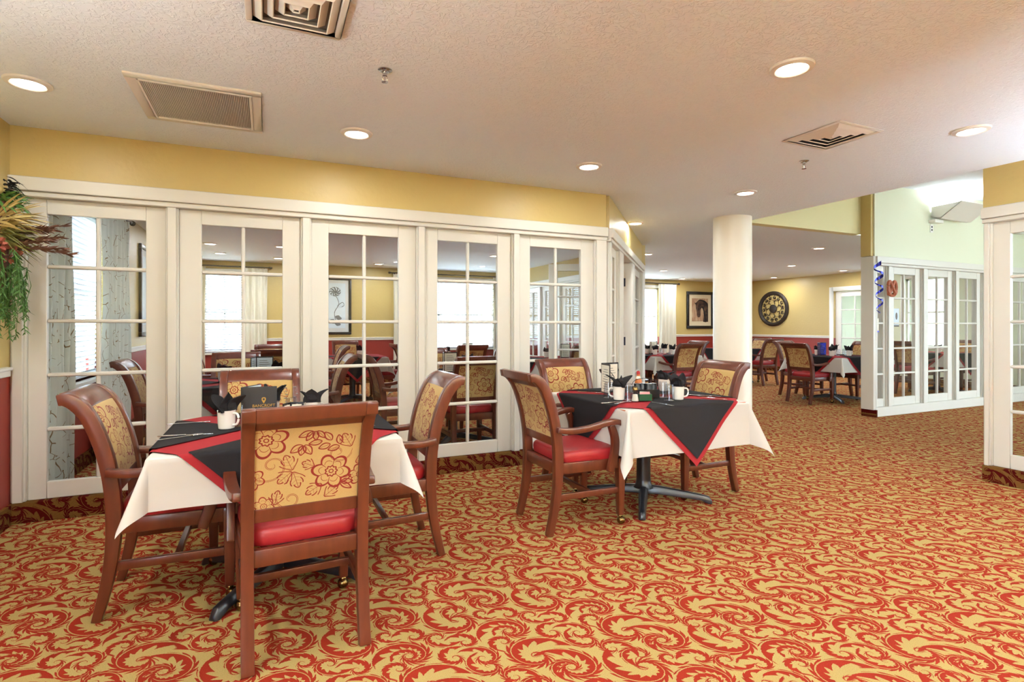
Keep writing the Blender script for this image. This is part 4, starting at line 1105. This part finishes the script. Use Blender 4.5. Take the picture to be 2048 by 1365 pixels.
spray('fern_spray', 'dry_tan', 70, .6, .22, .006, (.02, 0, .16), (.6, -.1, .35)); spray('fern_spray', 'leaf_olive', 80, .75, .21, .006, (.02, 0, .08), (.7, 0, .1))
for q in range(7):
    mb = MB(); d0 = Vector((1, rnd.uniform(-.4, .15), rnd.uniform(-.25, .35))).normalized(); base = Vector((.02, 0, rnd.uniform(-.02, .12)))
    L = rnd.uniform(.22, .36)
    mb.tube([tuple(base + d0 * L * f) for f in (0, .5, 1)], .003, 5)
    for i in range(30):
        f = .3 + .7 * i / 30; blade(mb, base + d0 * L * f, d0 + Vector((rnd.uniform(-.3, .3), rnd.uniform(-.6, .6), rnd.uniform(-.6, .6))), .05, .006, 0, 3)
    obj('dried_twig', mb.mesh('dried_twig', 'dry_brown'), FW)
mb = MB()
for i in range(26):
    x, y, z = rnd.uniform(.02, .14), rnd.uniform(-.08, .08), rnd.uniform(-.12, .0)
    L = rnd.uniform(.25, .46); pts = [(x, y, z), (x + .02, y, z - L * .4), (x + rnd.uniform(-.02, .04), y, z - L)]
    for s in range(42):
        f = s / 42; p = Vector(pts[0]).lerp(Vector(pts[2]), f)
        blade(mb, p, (rnd.uniform(-1, 1), rnd.uniform(-1, 1), -.5), rnd.uniform(.02, .04), .0035, .006, 2)
    mb.tube(pts, .002, 4)
obj('trailing_foliage', mb.mesh('trailing_foliage', 'leaf_green'), FW)['label'] = 'green trailing foliage'
for (x, y, z, r, mat, nm_) in ((.09, -.03, -.03, .055, 'dusty_pink', 'flower_cluster'), (.05, -.10, .02, .05, 'dusty_pink', 'flower_cluster'), (.07, .03, .30, .035, 'gold_bauble', 'bauble'), (.05, -.07, .34, .03, 'gold_bauble', 'bauble')):
    mb = MB()
    if nm_ == 'bauble': mb.lathe([(max(.001, r * math.sin(PI * k / 10)), -r * math.cos(PI * k / 10)) for k in range(11)], 16, (x, y, z))
    else:
        for i in range(60):
            d = Vector((rnd.gauss(0, 1), rnd.gauss(0, 1), rnd.gauss(0, 1))).normalized(); c = Vector((x, y, z)) + d * r * .6
            blade(mb, c, d, r * .6, r * .2, 0, 3)
    obj(nm_, mb.mesh(nm_, mat, smooth=True), FW)
spray('pine_tips', 'horse_dark', 30, .8, .09, .006, (.06, 0, .38), (.5, 0, .3)); spray('fern_spray', 'leaf_green', 40, .8, .14, .007, (.03, 0, .30), (.6, 0, .1))
obj('backing', MB().lathe([(.03, -.25), (.05, -.1), (.05, .25), (.02, .35)], 10, (.03, 0, 0)).mesh('backing', 'dry_brown', smooth=True), FW)

# ------------------------------------------------------------------ things on the tables
Z1 = TOP + .0142
def make_mug():
    t = thing('coffee_mug', '', 'mug')
    obj('mug_body', MB().lathe([(.030, 0), (.036, .004), (.039, .03), (.041, .085), (.042, .092), (.0385, .092), (.036, .03), (.03, .008)], 24).mesh('mug_body', 'ceramic', smooth=True), t)
    obj('mug_handle', MB().tube(catmull([(.038, 0, .078), (.062, 0, .076), (.070, 0, .05), (.060, 0, .026), (.037, 0, .02)], 4), .0055, 8).mesh('mug_handle', 'ceramic', smooth=True), t)
    return t
MUG = make_mug(); mug_used = []
def mug(x, y, rz, label):
    if not mug_used:
        mug_used.append(1); MUG.location = (x, y, Z1); MUG.rotation_euler = (0, 0, rz); MUG['label'] = label; MUG['group'] = 'coffee mugs'; return
    copy_thing(MUG, label, (x, y, Z1), rz, 'coffee mugs')
def napkin_bunch(seed):
    r_ = random.Random(seed); mb = MB()
    mb.lathe([(.016, .012), (.030, .05), (.034, .088), (.044, .108), (.038, .130), (.020, .142), (.004, .146)], 16)
    for k in range(4):
        a = 2 * PI * k / 4 + r_.uniform(-.5, .5); lean = r_.uniform(.15, .75); L = r_.uniform(.055, .105); tw = r_.uniform(-1.4, 1.4); pw = r_.uniform(2.2, 4.5)
        rings = []
        for i in range(9):
            f = i / 8
            o_ = .012 + lean * L * f * f * 1.2
            c = Vector((math.cos(a) * o_, math.sin(a) * o_, .095 + L * f * (1 - .35 * lean * f)))
            w = .040 * (1 - f ** pw) + .002; d = .016 * (1 - f) + .003
            b = a + PI / 2 + tw * f; sx = Vector((math.cos(b), math.sin(b), .15 * tw)); sy = Vector((math.cos(a), math.sin(a), -.4 * lean))
            rings.append([c + sx * w * math.cos(q) + sy * (d * math.sin(q) + .018 * math.cos(q) ** 2 * (1 - .6 * f)) for q in [2 * PI * j / 10 for j in range(10)]])
        mb.loft(rings)
    return mb.mesh('folded_napkin', 'black_cloth', smooth=True)
NAP = [napkin_bunch(s) for s in (1, 2, 3, 4)]
nap_n = [0]
def napkin(x, y, rz, label):
    o = obj('folded_napkin', NAP[nap_n[0] % 4], None, (x, y, Z1), rz); nap_n[0] += 1
    tag(o, label, 'napkin', 'folded black napkins')
TUM = MB().lathe([(.036, 0), (.0375, .004), (.034, .06), (.029, .108), (.028, .112), (.024, .110), (.0255, .104), (.031, .05), (.0345, .003)], 12).mesh('tumbler', 'tumbler_glass', smooth=True)
def tumbler(x, y, label):
    tag(obj('tumbler', TUM, None, (x, y, Z1)), label, 'glass', 'upturned tumblers')
def outline_mesh(name, pts, th, mat):
    return MB().prism(pts, 0, th, 'z').mesh(name, mat, bevel=.0004, seg=1)
def stroke(center, widths):
    """Outline of a flat piece along x with the given half widths."""
    return [(x, w) for x, w in zip(center, widths)] + [(x, -w) for x, w in reversed(list(zip(center, widths)))]
FORK_H = outline_mesh('handle', stroke([-.10, -.095, -.05, .03, .045, .06], [.004, .008, .006, .0035, .008, .0115]), .002, 'steel')
TINE = outline_mesh('tine', stroke([.058, .09, .10], [.0018, .0016, .0006]), .002, 'steel')
KN_H = outline_mesh('handle', stroke([-.115, -.11, -.02, .0], [.005, .0085, .0065, .006]), .004, 'steel')
KN_B = outline_mesh('blade', [(0, -.006), (.0, .006), (.09, .0085), (.11, .004), (.115, -.004), (.10, -.006)], .0015, 'steel')
SP_H = outline_mesh('handle', stroke([-.09, -.085, -.04, .04, .055], [.004, .0075, .0055, .003, .004]), .002, 'steel')
SP_B = MB().loft([[(.078 + .026 * k * math.cos(a), .017 * k * math.sin(a), z) for a in [2 * PI * i / 16 for i in range(16)]] for k, z in ((1, .003), (.95, .0045), (.7, .001), (.2, 0))]).mesh('bowl', 'steel', smooth=True)
def cutlery(kind, x, y, ang, label):
    t = thing(kind, label, kind, (x, y, Z1 + .001), math.radians(ang), 'table cutlery')
    if kind == 'fork':
        obj('handle', FORK_H, t)
        for q in range(4): obj('tine', TINE, t, (0, -.0088 + q * .0059, 0))
    elif kind == 'knife': obj('handle', KN_H, t); obj('blade', KN_B, t)
    else: obj('handle', SP_H, t); obj('bowl', SP_B, t)
def menu_stand(x, y, rz, label, w=.15, h=.21, n=2, mats=('black_plastic', 'paper'), grp='menu stands'):
    t = thing('menu_stand', label, 'menu', (x, y, Z1), rz, grp)
    for k in range(n):
        a = math.radians(35 - 75 * k) if n == 2 else math.radians(60 * k)
        M = Matrix.Rotation(a, 4, 'Z')
        sgn = -1 if k == 0 else 1
        x0, x1 = sorted((0, sgn * w))
        pn = obj('cover_panel', MB().box(x0, x1, -.003, .003, 0, h, 0, M).mesh('cover_panel', mats[0], bevel=.001, seg=1), t)
        obj('insert', MB().box(x0 + .010, x1 - .010, -.0042, .0042, .012, h - .012, 0, M).mesh('insert', mats[1]), pn)
        mb = MB()
        for q in range(9): mb.box(x0 + .03, x1 - .03 - .012 * (q % 3), -.0046, .0046, .035 + q * .018, .035 + q * .018 + .004, 0, M)
        obj('print_lines', mb.mesh('print_lines', 'print_grey'), pn)
    return t

# near left table
mug(-.185, 3.02, 0.9 - PI / 2, 'white coffee mug holding a black napkin at the left of the menu'); napkin(-.185, 3.02, 0., 'crumpled black napkin in the mug left of the menu')
mug(.225, 3.16, .5, 'white coffee mug right of the menu on the near left table'); napkin(.225, 3.16, 1.3, 'black napkin spilling from the mug right of the menu')
mug(.02, 3.30, 2., 'coffee mug hidden behind the menu on the near left table'); napkin(.02, 3.30, 2.2, 'black napkin peeking above the menu')
tumbler(-.135, 3.075, 'upturned tumbler behind the mug on the near left table'); tumbler(.12, 3.22, 'upturned tumbler right of the menu on the near left table')
cutlery('fork', -.375, 3.27, 0, 'fork at the far left of the near left table')
cutlery('knife', -.345, 2.91, -8, 'knife on the left black napkin of the near left table'); cutlery('spoon', -.37, 2.865, 22, 'spoon beside the knife on the left black napkin')
cutlery('fork', .44, 2.87, -60, 'fork at the right end of the near left table'); cutlery('knife', .40, 3.20, -80, 'knife at the right end of the near left table')
bk = thing('menu_book', 'black menu book with a gold crest standing on the near left table', 'menu', (-.04, 3.12, Z1), math.radians(-4))
fc = obj('front_cover', MB().box(-.085, .085, -.003, .003, 0, .19).mesh('front_cover', 'black_leather', bevel=.0015, seg=1), bk)
M = Matrix.Translation((-.085, 0, 0)) @ Matrix.Rotation(math.radians(62), 4, 'Z')
bc = obj('back_cover', MB().box(0, .17, -.003, .003, 0, .19, 0, M).mesh('back_cover', 'black_leather', bevel=.0015, seg=1), bk)
obj('page', MB().box(.004, .165, -.006, -.003, .006, .186, 0, M).mesh('page', 'pale_paper'), bk)
obj('corner_stud', MB().prism([(-.077 + .004 * math.cos(a), .135 + .004 * math.sin(a)) for a in [2 * PI * i / 10 for i in range(10)]], -.0045, -.003, 'y').mesh('corner_stud', 'gold_print'), fc)
obj('crest', MB().prism([(.022 + x, .118 + z) for x, z in ((-.010, .012), (-.005, .016), (.005, .016), (.010, .012), (.010, .002), (.005, -.008), (0, -.016), (-.005, -.008), (-.010, .002))], -.0042, -.003, 'y').mesh('crest', 'gold_print'), fc)
obj('crest_eye', MB().prism([(.022 + .005 * math.cos(a), .124 + .006 * math.sin(a)) for a in [2 * PI * i / 10 for i in range(10)]], -.0046, -.0041, 'y').mesh('crest_eye', 'black_leather'), fc)
cu = bpy.data.curves.new('lettering', 'FONT'); cu.body = 'BANCROFT'; cu.size = .021; cu.align_x = 'CENTER'; cu.extrude = .0004
tmp = bpy.data.objects.new('lettering', cu); COL.objects.link(tmp)
bpy.context.view_layer.update()
me = bpy.data.meshes.new_from_object(tmp.evaluated_get(bpy.context.evaluated_depsgraph_get())); bpy.data.objects.remove(tmp)
me.materials.clear(); me.materials.append(MATS['gold_print'])
o = obj('lettering', me, fc, (.022, -.0036, .084)); o.rotation_euler = (PI / 2, 0, 0)
menu_stand(.11, 3.13, .4, 'small dark tilted table card right of the menu book', .07, .10)

# near right table
mug(2.195, 3.085, 2.3, 'white mug with a napkin at the front left of the near right table'); napkin(2.195, 3.085, .7, 'black napkin in the front left mug of the near right table')
mug(2.43, 3.53, 2.6, 'white mug at the back left of the near right table'); napkin(2.43, 3.53, 2.5, 'tall black napkin in the back left mug of the near right table')
mug(2.81, 3.36, .2, 'white mug at the back right of the near right table'); napkin(2.81, 3.36, .2, 'black napkin in the back right mug of the near right table')
mug(2.57, 2.925, -.4, 'white mug at the front right of the near right table'); napkin(2.57, 2.925, 4.0, 'floppy black napkin in the front right mug of the near right table')
tumbler(2.19, 3.20, 'upturned tumbler left of the front left mug on the near right table'); tumbler(2.25, 3.06, 'upturned tumbler beside the glass shaker')
tumbler(2.555, 3.06, 'upturned tumbler behind the front right mug on the near right table'); tumbler(2.485, 2.915, 'upturned tumbler at the front of the near right table')
t = thing('glass_shaker', 'ribbed glass shaker with a gold lid in front of the bottle', 'shaker', (2.255, 2.985, Z1), 0)
obj('shaker_body', MB().lathe([(.026, 0), (.027, .006), (.018, .05), (.017, .075)], 10).mesh('shaker_body', 'tumbler_glass'), t)
obj('shaker_fill', MB().lathe([(.023, .002), (.016, .045), (.001, .046)], 10).mesh('shaker_fill', 'paper', smooth=True), t)
obj('shaker_lid', MB().lathe([(.0185, .073), (.0195, .088), (.014, .096), (.002, .098)], 14).mesh('shaker_lid', 'brass', smooth=True), t)
t = thing('sugar_caddy', 'small green packet holder filled with pink packets on the near right table', 'packet holder', (2.335, 2.985, Z1), math.radians(-20))
mb = MB()
for a in ((-.042, .042, -.026, -.022), (-.042, .042, .022, .026), (-.042, -.038, -.022, .022), (.038, .042, -.022, .022)): mb.box(a[0], a[1], a[2], a[3], 0, .045)
obj('holder', mb.box(-.042, .042, -.026, .026, 0, .004).mesh('holder', 'green_plastic', bevel=.001, seg=1), t)
for k in range(5): obj('packet', MB().box(-.035, .033, -.020 + k * .009, -.015 + k * .009, .006, .052 + .006 * (k % 2), 0, Matrix.Rotation(.05 * (k - 2), 4, 'Y')).mesh('packet', 'pink_packet' if k < 3 else 'paper'), t)
t = thing('condiment_caddy', 'black condiment caddy with a wire handle in the middle of the near right table', 'caddy', (2.44, 3.11, Z1), math.radians(-24))
for k in range(4): obj('jar', MB().lathe([(.026, 0), (.028, .004), (.028, .075), (.024, .082), (.024, .098), (.002, .1)], 14, (-.06 + k * .04, .02 * (k % 2), 0)).mesh('jar', 'black_plastic', smooth=True), t)
obj('tray', MB().box(-.09, .09, -.035, .05, 0, .012).box(-.09, .09, -.038, -.034, 0, .06).mesh('tray', 'black_plastic', bevel=.002, seg=1), t)
obj('wire_handle', MB().tube(catmull([(-.09, .01, .03), (-.085, .01, .11), (0, .01, .135), (.085, .01, .11), (.09, .01, .03)], 4), .0025, 6).mesh('wire_handle', 'black_metal', smooth=True), t)
t = thing('sauce_bottle', 'slim sauce bottle with a red cap behind the condiment caddy', 'bottle', (2.50, 3.27, Z1), 0)
obj('bottle_body', MB().lathe([(.026, 0), (.028, .006), (.028, .09), (.020, .115), (.012, .135), (.012, .15)], 18).mesh('bottle_body', 'sauce', smooth=True), t)
obj('bottle_label', MB().lathe([(.0286, .03), (.0286, .082)], 18, cap=False).mesh('bottle_label', 'paper', smooth=True), t)
obj('bottle_neck_label', MB().lathe([(.0215, .116), (.0135, .136)], 18, cap=False).mesh('bottle_neck_label', 'paper', smooth=True), t)
obj('bottle_cap', MB().lathe([(.0135, .148), (.0135, .166), (.010, .172), (.002, .173)], 14).mesh('bottle_cap', 'red_plastic', smooth=True), t)
menu_stand(2.31, 3.47, math.radians(24 + 20), 'black folding menu stand with cream pages by the angled wall', .16, .225)
cutlery('fork', 2.33, 2.80, -88, 'fork at the front of the near right table'); cutlery('knife', 2.10, 2.985, 2, 'knife on the left black napkin of the near right table'); cutlery('spoon', 2.13, 2.955, 20, 'spoon on the left black napkin of the near right table')
cutlery('fork', 2.84, 2.88, -70, 'fork on the right side of the near right table'); cutlery('knife', 2.88, 3.00, -50, 'knife on the right side of the near right table'); cutlery('fork', 2.24, 3.52, -50, 'fork at the back left of the near right table')

# far tables
def setting(key, spots, menu=None, glasses=()):
    x, y, w = T[key][:3]
    for (dx, dy, nm_) in spots:
        mug(x + dx, y + dy, 1.7 * dx + 2 * dy, 'white mug at the %s of the %s' % (nm_, w)); napkin(x + dx, y + dy, 3 * dx + dy, 'black napkin in the %s mug of the %s' % (nm_, w))
    for (dx, dy, nm_) in glasses: tumbler(x + dx, y + dy, 'upturned tumbler at the %s of the %s' % (nm_, w))
    if menu: menu_stand(x + menu[0], y + menu[1], menu[2], '%s menu stand on the %s' % (menu[3], w), .15, .22, 2, ('black_plastic', menu[4]))
Q4 = [(-.20, -.12, 'left front'), (.12, -.20, 'right front'), (-.12, .20, 'left back'), (.20, .12, 'right back')]
GQ = [(-.10, -.16, 'left front'), (.18, -.08, 'right front')]
setting('t3', Q4, (-.05, .22, .5, 'black', 'paper'), GQ); setting('t5', Q4, (-.22, .12, .3, 'blue and black', 'foil_blue'), GQ); setting('t4', Q4[:2], None, GQ[:1]); setting('t6', Q4[:2])
setting('t7', [(-.2, .1, 'left'), (.25, .2, 'right')], (-.12, -.05, .6, 'black', 'paper')); setting('t8', [(-.15, .05, 'left'), (.3, -.05, 'right')], (.12, .05, .7, 'black', 'pale_paper'))
setting('t12', [(-.1, 0, 'left'), (.2, .1, 'right')], (.15, -.1, .5, 'black', 'paper')); setting('t11', [(-.1, .1, 'left')], (.05, -.1, .4, 'black', 'paper')); setting('t9', [(.1, -.1, 'front')]); setting('t10', [(-.1, -.1, 'left'), (.2, 0, 'right')])

# the small lobby behind the glazed door beside the medallion
structure(obj('wall_lobby', MB().box(13.05, 15.4, 9.7, 9.8, -.1, 2.6).box(13.05, 15.4, 7.3, 7.4, -.1, 2.6).box(15.4, 15.5, 7.3, 8.25, -.1, 2.6).box(15.4, 15.5, 9.0, 9.8, -.1, 2.6).box(15.4, 15.5, 8.25, 9.0, -.1, .7).box(15.4, 15.5, 8.25, 9.0, 2.2, 2.6).mesh('wall', 'pale_green_wall')), 'pale walls of the lobby behind the glazed door', 'wall')
structure(obj('ceiling_lobby', MB().box(13.05, 15.5, 7.3, 9.8, 2.6, 2.7).mesh('ceiling', 'ceiling_paint')), 'lobby ceiling behind the glazed door', 'ceiling')
structure(obj('floor_lobby', MB().box(13.05, 15.5, 7.3, 9.8, -.1, 0).mesh('floor', 'paving')), 'lobby floor behind the glazed door', 'floor')
t = thing('coat_stand', 'dark wooden coat stand seen through the far glazed door', 'coat stand', (14.2, 8.95, 0))
obj('pole', MB().lathe([(.03, 0), (.03, .3), (.022, .35), (.022, 1.65), (.035, 1.72), (.012, 1.80)], 12).mesh('pole', 'wood', smooth=True), t)
for k in range(4):
    a = k * PI / 2 + .4; c, s_ = math.cos(a), math.sin(a)
    obj('foot', MB().tube([(0, 0, .30), (.15 * c, .15 * s_, .18), (.26 * c, .26 * s_, .02)], [.018, .018, .014], 8).mesh('foot', 'wood', smooth=True), t)
    obj('hook', MB().tube([(0, 0, 1.62), (.10 * c, .10 * s_, 1.60), (.14 * c, .14 * s_, 1.68)], .010, 8).mesh('hook', 'wood', smooth=True), t)
